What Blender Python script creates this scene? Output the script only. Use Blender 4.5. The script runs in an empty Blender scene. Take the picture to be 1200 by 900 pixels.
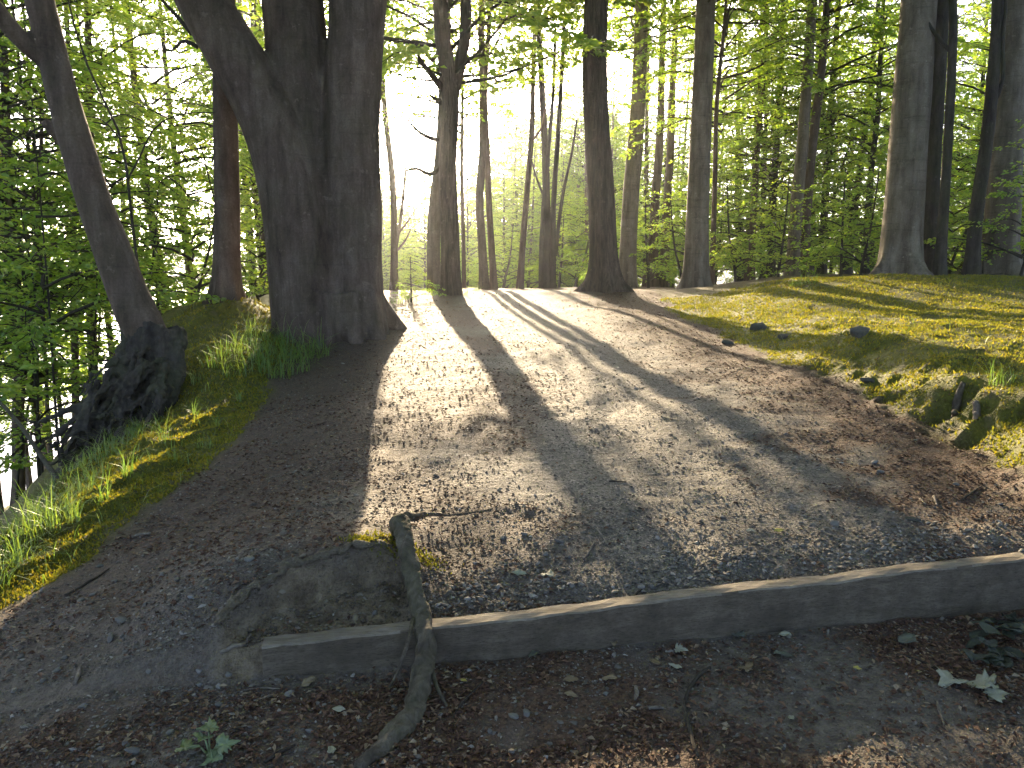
import bpy, math, random
import numpy as np
from mathutils import Vector

# ------------------------------------------------------------------ camera, sky, sun, exposure
sc = bpy.context.scene
PITCH = math.radians(9.0)
F = 873.0                                   # focal length in pixels of a 1200 px wide picture
CAMZ = 1.5
SUN_AZ, SUN_EL = math.radians(-8.5), math.radians(17.0)   # azimuth measured from +Y towards +X

cam_d = bpy.data.cameras.new("camera")
cam_d.sensor_width = 36.0
cam_d.lens = F / 1200.0 * 36.0
cam_d.clip_start, cam_d.clip_end = 0.05, 6000.0
cam = bpy.data.objects.new("camera", cam_d)
sc.collection.objects.link(cam)
cam.location = (0, 0, CAMZ)
cam.rotation_euler = (math.pi / 2 - PITCH, 0, 0)
sc.camera = cam

world = bpy.data.worlds.new("World")
sc.world = world
world.use_nodes = True
wn = world.node_tree
bg = wn.nodes["Background"]
sky = wn.nodes.new("ShaderNodeTexSky")
sky.sky_type = 'NISHITA'
sky.sun_disc = False
sky.sun_elevation = SUN_EL
sky.sun_rotation = SUN_AZ
sky.air_density, sky.dust_density, sky.ozone_density = 0.28, 2.0, 0.1
wn.links.new(sky.outputs[0], bg.inputs[0])
bg.inputs[1].default_value = 0.15

sun_d = bpy.data.lights.new("sun", 'SUN')
sun_d.energy = 3.5
sun_d.angle = math.radians(0.5)
sun_d.color = (1.0, 0.79, 0.52)
sun = bpy.data.objects.new("sun", sun_d)
sc.collection.objects.link(sun)
S = Vector((math.sin(SUN_AZ) * math.cos(SUN_EL), math.cos(SUN_AZ) * math.cos(SUN_EL), math.sin(SUN_EL)))
sun.rotation_euler = S.to_track_quat('Z', 'Y').to_euler()
sun.location = S * 60

sc.view_settings.view_transform = 'Standard'
sc.view_settings.look = 'None'
sc.view_settings.gamma = 1.0
sc.view_settings.use_curve_mapping = False
sc.view_settings.exposure = 2.7
cy = sc.cycles
cy.use_denoising = True
cy.max_bounces = 8
cy.diffuse_bounces = 4
cy.glossy_bounces = 3
cy.transmission_bounces = 6
cy.transparent_max_bounces = 6
cy.sample_clamp_indirect = 6.0
cy.use_adaptive_sampling = True
cy.adaptive_threshold = 0.015

COL = sc.collection
RNG = np.random.default_rng(7)
random.seed(7)

# ------------------------------------------------------------------ numpy noise
def _h(ix, iy, iz, s):
    n = (ix.astype(np.int64) * 374761393 + iy.astype(np.int64) * 668265263 + iz.astype(np.int64) * 2147483647 + s * 974634777) & 0xffffffff
    n = ((n ^ (n >> 13)) * 1274126177) & 0xffffffff
    n = ((n ^ (n >> 16)) * 2246822519) & 0xffffffff
    return ((n ^ (n >> 15)) & 0xffffff) / float(0xffffff) * 2 - 1

def noise2(x, y, s=0):
    x = np.asarray(x, float); y = np.asarray(y, float)
    ix, iy = np.floor(x), np.floor(y)
    fx, fy = x - ix, y - iy
    u, v = fx * fx * (3 - 2 * fx), fy * fy * (3 - 2 * fy)
    z = np.zeros_like(ix)
    a, b = _h(ix, iy, z, s), _h(ix + 1, iy, z, s)
    c, d = _h(ix, iy + 1, z, s), _h(ix + 1, iy + 1, z, s)
    return (a + (b - a) * u) * (1 - v) + (c + (d - c) * u) * v

def noise3(p, s=0):
    i = np.floor(p); f = p - i
    u = f * f * (3 - 2 * f)
    r = 0
    for dx in (0, 1):
        wx = u[:, 0] if dx else 1 - u[:, 0]
        for dy in (0, 1):
            wy = u[:, 1] if dy else 1 - u[:, 1]
            for dz in (0, 1):
                wz = u[:, 2] if dz else 1 - u[:, 2]
                r = r + wx * wy * wz * _h(i[:, 0] + dx, i[:, 1] + dy, i[:, 2] + dz, s)
    return r

def fbm2(x, y, sc_, oct_=4, s=0):
    r, a = 0, 1.0
    for k in range(oct_):
        r = r + a * noise2(x * sc_, y * sc_, s + k); sc_ *= 2.03; a *= 0.5
    return r

def sstep(a, b, x):
    t = np.clip((x - a) / (b - a), 0, 1)
    return t * t * (3 - 2 * t)

# ------------------------------------------------------------------ terrain height
def yb(x):                                   # front face of the timber edging
    return 2.54 + 0.173 * (x + 0.912)

def x_edge(y):
    return np.interp(y, [-40, 0, 2, 4, 6, 7.5, 9.5, 12, 16, 25, 60, 400], [-3.2, -2.8, -2.8, -3.0, -3.4, -3.75, -4.5, -5.3, -6.4, -9, -16, -60])

def x_moss(y):                               # foot of the grassy left bank
    return np.interp(y, [0, 3.2, 4, 4.9, 7, 9, 11, 14, 17, 30], [-2.5, -2.35, -2.15, -2.05, -2.4, -2.7, -3.4, -4.4, -5.0, -7])

def bank_foot(y):
    return 2.75 + 0.10 * np.sin(y * 1.3 + 0.5) + 0.07 * np.sin(y * 3.1) + 0.02 * np.maximum(0, y - 12) ** 2

PIT = np.array([(-1.10, 2.52), (-1.08, 2.66), (-0.96, 2.84), (-0.80, 2.97), (-0.62, 3.07), (-0.50, 3.14), (-0.43, 3.08), (-0.40, 2.90), (-0.38, 2.75), (-0.38, 2.55), (-0.8, 2.45)])

def poly_sd(x, y, P):                        # >0 inside
    n = len(P); d = np.full(x.shape, 1e9); inside = np.zeros(x.shape, bool)
    for i in range(n):
        ax, ay = P[i]; bx, by = P[(i + 1) % n]
        ex, ey = bx - ax, by - ay
        wx, wy = x - ax, y - ay
        t = np.clip((wx * ex + wy * ey) / (ex * ex + ey * ey), 0, 1)
        d = np.minimum(d, np.hypot(wx - ex * t, wy - ey * t))
        c = ((ay > y) != (by > y)) & (x < (bx - ax) * (y - ay) / ((by - ay) if by != ay else 1e-9) + ax)
        inside ^= c
    return np.where(inside, d, -d)

MOUNDS = [(-2.35, 10.1, 0.10, 1.3), (-4.15, 10.8, 0.42, 1.3), (-1.25, 16.2, 0.08, 0.9), (1.9, 17.3, 0.12, 1.6), (7.2, 14.2, 0.12, 1.6), (-3.55, 8.35, 0.36, 0.8), (-3.9, 9.5, 0.15, 0.8)]

def H(x, y, rough=True):
    x = np.atleast_1d(np.asarray(x, float)); y = np.atleast_1d(np.asarray(y, float))
    up = np.interp(y, [-60, 2.75, 13, 15, 17, 19, 23, 30, 60, 120, 400], [-3.3, 0.145, 0.709, 0.80, 0.86, 0.87, 0.83, 0.60, -2.5, -11, -22])
    up = up + 0.044 * np.clip(x, -4, 4) * (1 - sstep(5, 13, y))
    up = up - 0.06 * np.clip(-1 - x, 0, 2.5) ** 2 * (1 - 0.7 * sstep(7.5, 11, y))
    # right-hand bank
    foot = bank_foot(y)
    wid = np.interp(y, [3, 5.5, 8, 12, 16], [0.45, 0.6, 1.3, 2.4, 3.5])
    hgt = np.interp(y, [0, 4, 6, 10, 14, 20], [0.30, 0.30, 0.28, 0.26, 0.38, 0.30])
    bk = sstep(0, 1, (x - foot) / wid)
    up = up + hgt * bk + 0.03 * np.clip(x - foot - wid, 0, 8) * sstep(4, 8, y)
    moss_l = sstep(0.0, 0.5, x_moss(y) - x) * sstep(2, 3.2, y) * (1 - sstep(14, 18, y))
    up = up + 0.05 * moss_l
    low = 0.0 + 0.035 * (y - 2.7) * np.where(y < 0, 3, 1)
    low = low - 0.05 * np.clip(-1 - x, 0, 2.5) ** 1.5 + hgt * bk * 0.7
    s = y - yb(x)
    w = 0.016 + np.clip(-1.0 - x, 0, 0.45) * 2.2
    t = sstep(0, 1, (s - 0.068) / w + 0.5)
    up = up - 0.030 * np.exp(-((s - 0.07) / 0.16) ** 2) * (x > -1.0)
    z = low * (1 - t) + up * t
    # hump of earth held by the root, cut away in front into an eroded hollow
    hump = 0.20 * np.exp(-(np.where(x < -0.85, (x + 0.85) / 0.62, (x + 0.85) / 0.42)) ** 4) * np.exp(-np.where(y > 3.1, ((y - 3.1) / 0.75), ((y - 3.1) / 0.55)) ** 2)
    z = z + hump * sstep(-0.02, 0.12, s)
    sd = poly_sd(x + 0.035 * noise2(x * 9, y * 9, 91) + 0.015 * noise2(x * 23, y * 23, 94), y + 0.035 * noise2(x * 9, y * 9, 92) + 0.015 * noise2(x * 23, y * 23, 95), PIT)
    floor_ = 0.088 + 0.09 * (y - 2.62) + 0.020 * noise2(x * 9, y * 9, 93) + 0.012 * noise2(x * 22, y * 22, 96)
    rgh = np.exp(-(np.maximum(0, -sd) / 0.05) ** 2) * (s > 0.10)
    z = z + rgh * (0.026 * noise2(x * 13, y * 13, 97) + 0.020 * noise2(x * 27, y * 27, 98))
    floor_ = floor_ + 0.02 * np.abs(noise2(x * 16, y * 16, 99))
    k = sstep(-0.012, 0.045, sd) * (s > 0.02)
    z = np.where((z > floor_), z * (1 - k) + floor_ * k, z)
    for (mx, my, mh, mr) in MOUNDS:
        z = z + mh * np.exp(-((x - mx) ** 2 + (y - my) ** 2) / (mr * mr))
    e = np.maximum(0, x_edge(y) + 0.18 * noise2(y * 0.9, y * 0 + 3, 5) - x)
    e2 = np.sqrt(e * e + 0.04) - 0.2
    z = z - 15.0 * (1 - np.exp(-e2 * 0.085))
    if rough:
        near = 1.0 / (1 + np.hypot(x, y) / 25)
        mr_ = np.maximum(bk * (y > 1), moss_l)
        z = z + 0.05 * fbm2(x, y, 0.55, 2, 11) * sstep(0, 3, np.abs(s))
        z = z + (0.011 * fbm2(x, y, 6.0, 3, 21) + 0.02 * fbm2(x, y, 1.7, 2, 31) * sstep(0.1, 0.8, np.abs(s))) * near * (1 - 0.5 * mr_)
        lump = np.abs(noise2(x * 3.1, y * 2.6, 41)) * 0.07 + np.abs(noise2(x * 6.7, y * 6.0, 42)) * 0.04
        z = z - lump * mr_ * (1 - 0.55 * sstep(8, 12, y)) * near * 1.15 + 0.05 * mr_
        face = np.exp(-((x - foot - 0.30) / 0.32) ** 2) * (1 - sstep(6, 8.5, y)) * (y > 2.6)
        z = z + face * (0.05 * noise2(x * 5.5, y * 4.5, 45) + 0.035 * noise2(x * 12, y * 11, 46))
        # hollows in the bank face
        for (hx, hy, hr, hd) in ((3.10, 5.15, 0.13, 0.17), (3.00, 4.72, 0.09, 0.15), (3.14, 4.86, 0.07, 0.12), (3.22, 4.35, 0.10, 0.12), (2.95, 5.75, 0.08, 0.10), (3.3, 4.62, 0.08, 0.12)):
            z = z - hd * np.exp(-(((x - hx) / hr) ** 2 + ((y - hy) / (hr * 0.8)) ** 2) ** 2)
        # exposed root ridges on the left bank
        rid = 1 - np.abs(noise2((x - 0.55 * y) * 3.0, (x * 0.35 + y) * 0.8, 51)) * 2.2
        z = z + 0.07 * np.clip(rid, 0, 1) ** 2 * moss_l
    return z

def h1(x, y):
    return float(H(x, y)[0])

# ------------------------------------------------------------------ picture geometry helpers
CP, SP = math.cos(PITCH), math.sin(PITCH)

def ray(px, row):
    u, v = (px - 600) / F, (450 - row) / F
    return np.array([u, CP + v * SP, v * CP - SP])

def at(px, row, Y):
    d = ray(px, row)
    d = d * (Y / d[1])
    return np.array([d[0], Y, CAMZ + d[2]])

def ground(px, row, far=40.0):
    d = ray(px, row); d = d / d[1]
    ys = np.geomspace(1.2, far, 900)
    zs = CAMZ + d[2] * ys
    hs = H(d[0] * ys, ys)
    i = np.argmax(zs < hs)
    y = ys[i] if zs[i] < hs[i] else far
    return np.array([d[0] * y, y, h1(d[0] * y, y)])

def ppm(Y):                                  # metres per picture pixel at distance Y
    return Y / F

# ------------------------------------------------------------------ mesh helpers
def mesh_np(name, V, quads=None, tris=None, smooth=True, mats=()):
    V = np.asarray(V, np.float32)
    me = bpy.data.meshes.new(name)
    nq = 0 if quads is None else len(quads)
    nt = 0 if tris is None else len(tris)
    me.vertices.add(len(V)); me.vertices.foreach_set("co", V.ravel())
    loops = []
    if nq: loops.append(np.asarray(quads, np.int32).ravel())
    if nt: loops.append(np.asarray(tris, np.int32).ravel())
    L = np.concatenate(loops)
    me.loops.add(len(L)); me.loops.foreach_set("vertex_index", L)
    me.polygons.add(nq + nt)
    st = np.concatenate([np.arange(nq) * 4, nq * 4 + np.arange(nt) * 3]).astype(np.int32)
    me.polygons.foreach_set("loop_start", st)
    me.polygons.foreach_set("use_smooth", np.full(nq + nt, smooth, bool))
    me.update(calc_edges=True)
    for m in mats: me.materials.append(m)
    return me

def link(name, me, parent=None, loc=None, rz=None):
    o = bpy.data.objects.new(name, me)
    COL.objects.link(o)
    if parent is not None: o.parent = parent
    if loc is not None: o.location = tuple(float(v) for v in loc)
    if rz is not None: o.rotation_euler = (0, 0, rz)
    return o

def tag(o, label=None, cat=None, group=None, kind=None):
    if label: o["label"] = label
    if cat: o["category"] = cat
    if group: o["group"] = group
    if kind: o["kind"] = kind
    return o

def smoothpath(P, n):
    P = np.asarray(P, float)
    d = np.concatenate([[0], np.cumsum(np.linalg.norm(np.diff(P[:, :3], axis=0), axis=1))])
    t = np.linspace(0, d[-1], n)
    idx = np.clip(np.searchsorted(d, t, 'right') - 1, 0, len(P) - 2)
    out = np.zeros((n, P.shape[1]))
    m = np.gradient(P, d, axis=0)
    h = (d[idx + 1] - d[idx])[:, None]
    u = ((t - d[idx]) / (d[idx + 1] - d[idx]))[:, None]
    p0, p1, m0, m1 = P[idx], P[idx + 1], m[idx], m[idx + 1]
    out = (2 * u**3 - 3 * u**2 + 1) * p0 + (u**3 - 2 * u**2 + u) * h * m0 + (-2 * u**3 + 3 * u**2) * p1 + (u**3 - u**2) * h * m1
    return out

def tube(P, R, nseg=10, cap=True, lobes=None, off=0):
    """P (n,3), R (n,) -> verts, quads, tris; lobes(n,nseg) optional radius factor"""
    P = np.asarray(P, float); R = np.asarray(R, float)
    n = len(P)
    T = np.gradient(P, axis=0); T /= np.linalg.norm(T, axis=1)[:, None] + 1e-9
    ref = np.array([1.0, 0, 0]) if abs(T[:, 2]).mean() > 0.5 else np.array([0, 0, 1.0])
    A = ref - T * (T @ ref)[:, None]; A /= np.linalg.norm(A, axis=1)[:, None] + 1e-9
    B = np.cross(T, A)
    th = np.linspace(0, 2 * np.pi, nseg, endpoint=False)
    rr = R[:, None] * (np.ones((n, nseg)) if lobes is None else lobes)
    V = P[:, None, :] + rr[..., None] * (np.cos(th)[None, :, None] * A[:, None, :] + np.sin(th)[None, :, None] * B[:, None, :])
    V = V.reshape(-1, 3)
    i = np.arange(n - 1)[:, None] * nseg; j = np.arange(nseg)[None, :]; j2 = (j + 1) % nseg
    Q = np.stack([i + j, i + j2, i + nseg + j2, i + nseg + j], -1).reshape(-1, 4)
    tr = np.zeros((0, 3), int)
    if cap:
        V = np.vstack([V, P[0], P[-1]])
        a, b = n * nseg, n * nseg + 1
        jj = np.arange(nseg); j2 = (jj + 1) % nseg
        tr = np.vstack([np.stack([j2, jj, np.full(nseg, a)], 1), np.stack([(n - 1) * nseg + jj, (n - 1) * nseg + j2, np.full(nseg, b)], 1)])
    return V, Q + off, tr + off

class MB:
    def __init__(s): s.V, s.Q, s.T, s.n = [], [], [], 0
    def add(s, V, Q=None, T=None):
        if Q is not None and len(Q): s.Q.append(np.asarray(Q) + s.n)
        if T is not None and len(T): s.T.append(np.asarray(T) + s.n)
        s.V.append(np.asarray(V, float)); s.n += len(V)
    def tube(s, P, R, nseg=8, lobes=None):
        V, Q, T = tube(P, R, nseg, True, lobes); s.add(V, Q, T)
    def mesh(s, name, mat, smooth=True):
        return mesh_np(name, np.vstack(s.V), np.vstack(s.Q) if s.Q else None, np.vstack(s.T) if s.T else None, smooth, (mat,))

def remesh(me, size, smooth_it=4):
    o = bpy.data.objects.new("temporary", me); COL.objects.link(o)
    m = o.modifiers.new("r", 'REMESH'); m.mode = 'VOXEL'; m.voxel_size = size; m.use_smooth_shade = True
    m2 = o.modifiers.new("s", 'SMOOTH'); m2.iterations = smooth_it; m2.factor = 0.5
    dg = bpy.context.evaluated_depsgraph_get()
    out = bpy.data.meshes.new_from_object(o.evaluated_get(dg))
    mats = list(me.materials)
    bpy.data.objects.remove(o); bpy.data.meshes.remove(me)
    out.materials.clear()
    for mm in mats: out.materials.append(mm)
    return out

def displace(me, fn):
    n = len(me.vertices)
    co = np.zeros(n * 3, np.float32); me.vertices.foreach_get("co", co); co = co.reshape(-1, 3).astype(float)
    no = np.zeros(n * 3, np.float32); me.vertices.foreach_get("normal", no); no = no.reshape(-1, 3)
    co = co + no * fn(co)[:, None]
    me.vertices.foreach_set("co", co.astype(np.float32).ravel()); me.update()

# ------------------------------------------------------------------ materials
class NT:
    def __init__(s, name):
        s.m = bpy.data.materials.new(name); s.m.use_nodes = True
        s.t = s.m.node_tree; s.t.nodes.clear()
    def n(s, typ, **kw):
        nd = s.t.nodes.new(typ)
        for k, v in kw.items():
            if k.startswith('i_'):
                nd.inputs[k[2:].replace('_', ' ')].default_value = v
            else: setattr(nd, k, v)
        return nd
    def l(s, a, b): s.t.links.new(a, b)
    def ramp(s, src, stops):
        r = s.n('ShaderNodeValToRGB')
        el = r.color_ramp.elements
        while len(el) < len(stops): el.new(0.5)
        for e, (p, c) in zip(el, stops): e.position = p; e.color = (*c, 1) if len(c) == 3 else c
        s.l(src, r.inputs[0]); return r.outputs[0]
    def noise(s, vec, scale, detail=4, rough=0.55, dist=0.0):
        nd = s.n('ShaderNodeTexNoise'); nd.inputs['Scale'].default_value = scale
        nd.inputs['Detail'].default_value = detail; nd.inputs['Roughness'].default_value = rough
        nd.inputs['Distortion'].default_value = dist
        s.l(vec, nd.inputs['Vector']); return nd.outputs[0]
    def voro(s, vec, scale):
        nd = s.n('ShaderNodeTexVoronoi'); nd.inputs['Scale'].default_value = scale
        s.l(vec, nd.inputs['Vector']); return nd
    def mix(s, f, a, b, mode='MIX'):
        nd = s.n('ShaderNodeMix', data_type='RGBA', blend_type=mode)
        for v, i in ((f, 0), (a, 6), (b, 7)):
            if hasattr(v, 'links') or hasattr(v, 'is_linked'): s.l(v, nd.inputs[i])
            else: nd.inputs[i].default_value = v if i == 0 else (*v, 1)
        return nd.outputs[2]
    def math(s, op, a, b=0.0, clamp=False):
        nd = s.n('ShaderNodeMath', operation=op, use_clamp=clamp)
        for v, i in ((a, 0), (b, 1)):
            if hasattr(v, 'is_linked'): s.l(v, nd.inputs[i])
            else: nd.inputs[i].default_value = v
        return nd.outputs[0]
    def mapped(s, scale):
        tc = s.n('ShaderNodeTexCoord'); mp = s.n('ShaderNodeMapping')
        mp.inputs['Scale'].default_value = scale
        s.l(tc.outputs['Object'], mp.inputs['Vector']); return mp.outputs[0]
    def bump(s, h, strength, dist, prev=None):
        b = s.n('ShaderNodeBump'); b.inputs['Strength'].default_value = strength; b.inputs['Distance'].default_value = dist
        s.l(h, b.inputs['Height'])
        if prev is not None: s.l(prev, b.inputs['Normal'])
        return b.outputs[0]
    def out(s, col, rough=0.85, normal=None, spec=0.3):
        p = s.n('ShaderNodeBsdfPrincipled')
        if hasattr(col, 'is_linked'): s.l(col, p.inputs['Base Color'])
        else: p.inputs['Base Color'].default_value = (*col, 1)
        if hasattr(rough, 'is_linked'): s.l(rough, p.inputs['Roughness'])
        else: p.inputs['Roughness'].default_value = rough
        p.inputs['Specular IOR Level'].default_value = spec
        if normal is not None: s.l(normal, p.inputs['Normal'])
        o = s.n('ShaderNodeOutputMaterial'); s.l(p.outputs[0], o.inputs[0]); return s.m

def mat_ground():
    t = NT("ground"); v = t.mapped((1, 1, 1))
    at_ = t.n('ShaderNodeAttribute', attribute_name="mask")
    sep = t.n('ShaderNodeSeparateColor'); t.l(at_.outputs['Color'], sep.inputs[0])
    moss, grav, lit = sep.outputs[0], sep.outputs[1], sep.outputs[2]
    n1 = t.noise(v, 3.0, 5); n2 = t.noise(v, 22.0, 6, 0.65); n3 = t.noise(v, 110.0, 3, 0.6)
    soil = t.ramp(n2, [(0.28, (0.075, 0.060, 0.045)), (0.5, (0.150, 0.126, 0.098)), (0.72, (0.225, 0.195, 0.155))])
    vo = t.voro(v, 55.0); vs = t.voro(v, 120.0)
    gcol = t.ramp(t.math('MULTIPLY', t.math('ADD', vo.outputs['Color'], vs.outputs['Color']), 0.5), [(0.15, (0.085, 0.075, 0.060)), (0.5, (0.165, 0.148, 0.120)), (0.85, (0.28, 0.255, 0.212))])
    vl = t.voro(v, 95.0)
    lcol = t.ramp(vl.outputs['Color'], [(0.1, (0.045, 0.029, 0.020)), (0.45, (0.095, 0.056, 0.035)), (0.75, (0.135, 0.082, 0.050)), (0.95, (0.19, 0.13, 0.085))])
    mn = t.noise(v, 14.0, 5, 0.7)
    mcol = t.ramp(mn, [(0.28, (0.060, 0.060, 0.013)), (0.5, (0.115, 0.116, 0.018)), (0.72, (0.165, 0.160, 0.027))])
    c = t.mix(t.math('MULTIPLY', grav, t.ramp(n1, [(0.3, (0.55,) * 3), (0.6, (1,) * 3)])), soil, gcol)
    lm = t.math('MULTIPLY', lit, t.ramp(n2, [(0.33, (0.25,) * 3), (0.52, (1,) * 3)]))
    c = t.mix(lm, c, lcol)
    mm = t.math('MULTIPLY', moss, t.ramp(t.noise(v, 5.0, 5, 0.7), [(0.30, (0.35,) * 3), (0.48, (1,) * 3)]))
    c = t.mix(mm, c, mcol)
    clay = t.ramp(t.noise(v, 8.0, 8, 0.75), [(0.30, (0.065, 0.049, 0.031)), (0.46, (0.15, 0.116, 0.075)), (0.56, (0.225, 0.178, 0.118)), (0.75, (0.29, 0.24, 0.168))])
    c = t.mix(at_.outputs['Alpha'], c, clay)
    b = t.bump(vo.outputs['Distance'], 0.5, 0.010)
    b = t.bump(n2, 0.8, 0.035, b); b = t.bump(n3, 0.7, 0.009, b); b = t.bump(vs.outputs['Distance'], 0.5, 0.006, b)
    return t.out(c, 0.76, b, 0.20)

def mat_bark(name, cols, vscale=0.25, bump=0.02, green=0.3, ridge=14.0, stre=0.7, scars=0.0):
    t = NT(name); v = t.mapped((1, 1, vscale)); vu = t.mapped((1, 1, 1)); vr = t.mapped((0.5, 0.5, 6.0))
    n1 = t.noise(v, ridge, 7, 0.65, 0.5); n2 = t.noise(vu, 2.2, 5, 0.6); n3 = t.noise(vu, 45.0, 5, 0.75)
    c = t.ramp(n1, [(0.3, cols[0]), (0.5, cols[1]), (0.72, cols[2])])
    st = t.ramp(t.noise(t.mapped((2.2, 2.2, 0.22)), 2.0, 5, 0.7), [(0.36, (0.42, 0.40, 0.38)), (0.58, (1.0, 1.0, 1.0))])
    c = t.mix(0.8, c, st, 'MULTIPLY')
    c = t.mix(0.75, c, t.ramp(n3, [(0.3, (0.55, 0.53, 0.5)), (0.65, (1.0, 1.0, 1.0))]), 'MULTIPLY')
    g = t.math('MULTIPLY', t.ramp(n2, [(0.42, (0,) * 3), (0.62, (1,) * 3)]), green)
    c = t.mix(g, c, (0.075, 0.085, 0.030))
    lich = t.ramp(t.noise(vu, 9.0, 6, 0.7), [(0.60, (0,) * 3), (0.68, (0.4,) * 3)])
    c = t.mix(lich, c, tuple(min(0.5, x * 1.3) for x in cols[2]))
    b = t.bump(n1, stre, bump); b = t.bump(n3, 0.5, 0.008, b)
    if scars:
        rs = t.ramp(t.noise(vr, 3.0, 4, 0.6), [(0.60, (1,) * 3), (0.66, (1 - scars,) * 3), (0.72, (1,) * 3)])
        c = t.mix(1.0, c, rs, 'MULTIPLY'); b = t.bump(rs, 0.25, 0.004, b)
    return t.out(c, 0.88, b, 0.2)

def mat_leaf(name, ref, trans, gloss=0.06):
    t = NT(name)
    geo = t.n('ShaderNodeNewGeometry'); oi = t.n('ShaderNodeObjectInfo')
    r = geo.outputs['Random Per Island']
    f = t.math('ADD', t.math('MULTIPLY', r, 0.75), t.math('MULTIPLY', oi.outputs['Random'], 0.25))
    def var(c):
        return t.ramp(f, [(0.0, tuple(x * k for x, k in zip(c, (0.55, 0.68, 0.7)))), (0.55, c), (1.0, tuple(x * k for x, k in zip(c, (1.6, 1.22, 1.0))))])
    d = t.n('ShaderNodeBsdfDiffuse'); t.l(var(ref), d.inputs[0])
    tr = t.n('ShaderNodeBsdfTranslucent'); t.l(var(trans), tr.inputs[0])
    a = t.n('ShaderNodeAddShader'); t.l(d.outputs[0], a.inputs[0]); t.l(tr.outputs[0], a.inputs[1])
    g = t.n('ShaderNodeBsdfGlossy'); g.inputs['Roughness'].default_value = 0.42; g.inputs[0].default_value = (0.9, 0.95, 0.9, 1)
    m = t.n('ShaderNodeMixShader'); m.inputs[0].default_value = gloss
    t.l(a.outputs[0], m.inputs[1]); t.l(g.outputs[0], m.inputs[2])
    o = t.n('ShaderNodeOutputMaterial'); t.l(m.outputs[0], o.inputs[0])
    return t.m

def mat_island(name, stops, rough=0.85, spec=0.25, nscale=60.0):
    t = NT(name); geo = t.n('ShaderNodeNewGeometry'); v = t.mapped((1, 1, 1))
    oi = t.n('ShaderNodeObjectInfo')
    f = t.math('FRACT', t.math('ADD', geo.outputs['Random Per Island'], oi.outputs['Random']))
    c = t.ramp(f, stops)
    n = t.noise(v, nscale, 4, 0.65)
    c = t.mix(0.55, c, t.ramp(n, [(0.3, (0.45,) * 3), (0.7, (1.0,) * 3)]), 'MULTIPLY')
    return t.out(c, rough, t.bump(n, 0.4, 0.004), spec)

def mat_wood(name, cols, dirt):
    t = NT(name); v = t.mapped((0.35, 3.5, 3.5)); vu = t.mapped((1, 1, 1))
    n = t.noise(v, 9.0, 8, 0.7, 0.6); n2 = t.noise(vu, 5.0, 6, 0.7); n3 = t.noise(t.mapped((0.5, 9, 9)), 26.0, 4, 0.7)
    c = t.ramp(n, [(0.25, cols[0]), (0.5, cols[1]), (0.75, cols[2])])
    c = t.mix(t.ramp(n2, [(0.40, (0.0,) * 3), (0.62, (0.8,) * 3)]), c, dirt)
    c = t.mix(0.8, c, t.ramp(n3, [(0.32, (0.4,) * 3), (0.5, (1.0,) * 3)]), 'MULTIPLY')
    b = t.bump(n, 0.7, 0.010); b = t.bump(n3, 0.6, 0.005, b)
    return t.out(c, 0.85, b, 0.2)

M_GROUND = mat_ground()
M_BEECH = mat_bark("beech_bark", ((0.100, 0.068, 0.047), (0.162, 0.116, 0.083), (0.220, 0.168, 0.124)), 0.4, 0.020, 0.14, 6.0, 0.7, 0.16)
M_PALE = mat_bark("pale_beech_bark", ((0.155, 0.120, 0.085), (0.245, 0.200, 0.145), (0.32, 0.27, 0.205)), 0.45, 0.014, 0.22, 5.0, 0.6, 0.28)
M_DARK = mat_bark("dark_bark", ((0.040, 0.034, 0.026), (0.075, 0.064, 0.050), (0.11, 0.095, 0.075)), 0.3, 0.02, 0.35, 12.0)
M_OAK = mat_bark("oak_bark", ((0.060, 0.042, 0.030), (0.130, 0.095, 0.068), (0.195, 0.148, 0.108)), 0.14, 0.05, 0.12, 20.0, 1.0)
M_TWIG = mat_bark("twig_bark", ((0.045, 0.036, 0.028), (0.080, 0.066, 0.05), (0.12, 0.10, 0.08)), 0.3, 0.004, 0.2, 40.0)
M_PALETWIG = mat_bark("pale_twig", ((0.16, 0.13, 0.10), (0.25, 0.215, 0.17), (0.34, 0.30, 0.24)), 0.3, 0.004, 0.0, 40.0)
M_ROOT = mat_bark("root_bark", ((0.060, 0.049, 0.036), (0.125, 0.105, 0.078), (0.19, 0.165, 0.125)), 0.5, 0.016, 0.25, 22.0, 0.9)
M_LEAF = mat_leaf("beech_leaves", (0.062, 0.105, 0.020), (0.27, 0.385, 0.026))
M_LEAFY = mat_leaf("young_leaves", (0.055, 0.092, 0.016), (0.21, 0.29, 0.02))
M_GRASS = mat_leaf("grass_blades", (0.055, 0.095, 0.020), (0.16, 0.24, 0.025), 0.08)
M_MOSS = mat_leaf("moss_fronds", (0.098, 0.100, 0.012), (0.135, 0.132, 0.010), 0.02)
M_GRAVEL = mat_island("gravel_stones", [(0.0, (0.080, 0.069, 0.053)), (0.5, (0.160, 0.142, 0.114)), (0.85, (0.240, 0.216, 0.178)), (1.0, (0.36, 0.33, 0.28))])
M_STONE = mat_island("grey_stone", [(0.0, (0.13, 0.122, 0.106)), (0.7, (0.20, 0.19, 0.168)), (1.0, (0.33, 0.315, 0.285))], 0.85, 0.25, 35.0)
M_DSTONE_HOLLOW = mat_island("dark_mossy_stone_and_shade", [(0.0, (0.075, 0.07, 0.055)), (1.0, (0.12, 0.115, 0.09))], 0.85, 0.25, 25.0)  # also colours the lumps that stand in for shaded moss hollows
M_LITTER = mat_island("dry_leaf_litter", [(0.0, (0.060, 0.034, 0.022)), (0.4, (0.13, 0.068, 0.040)), (0.75, (0.20, 0.115, 0.066)), (0.92, (0.28, 0.20, 0.12)), (1.0, (0.36, 0.29, 0.19))], 0.8, 0.3)
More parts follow.
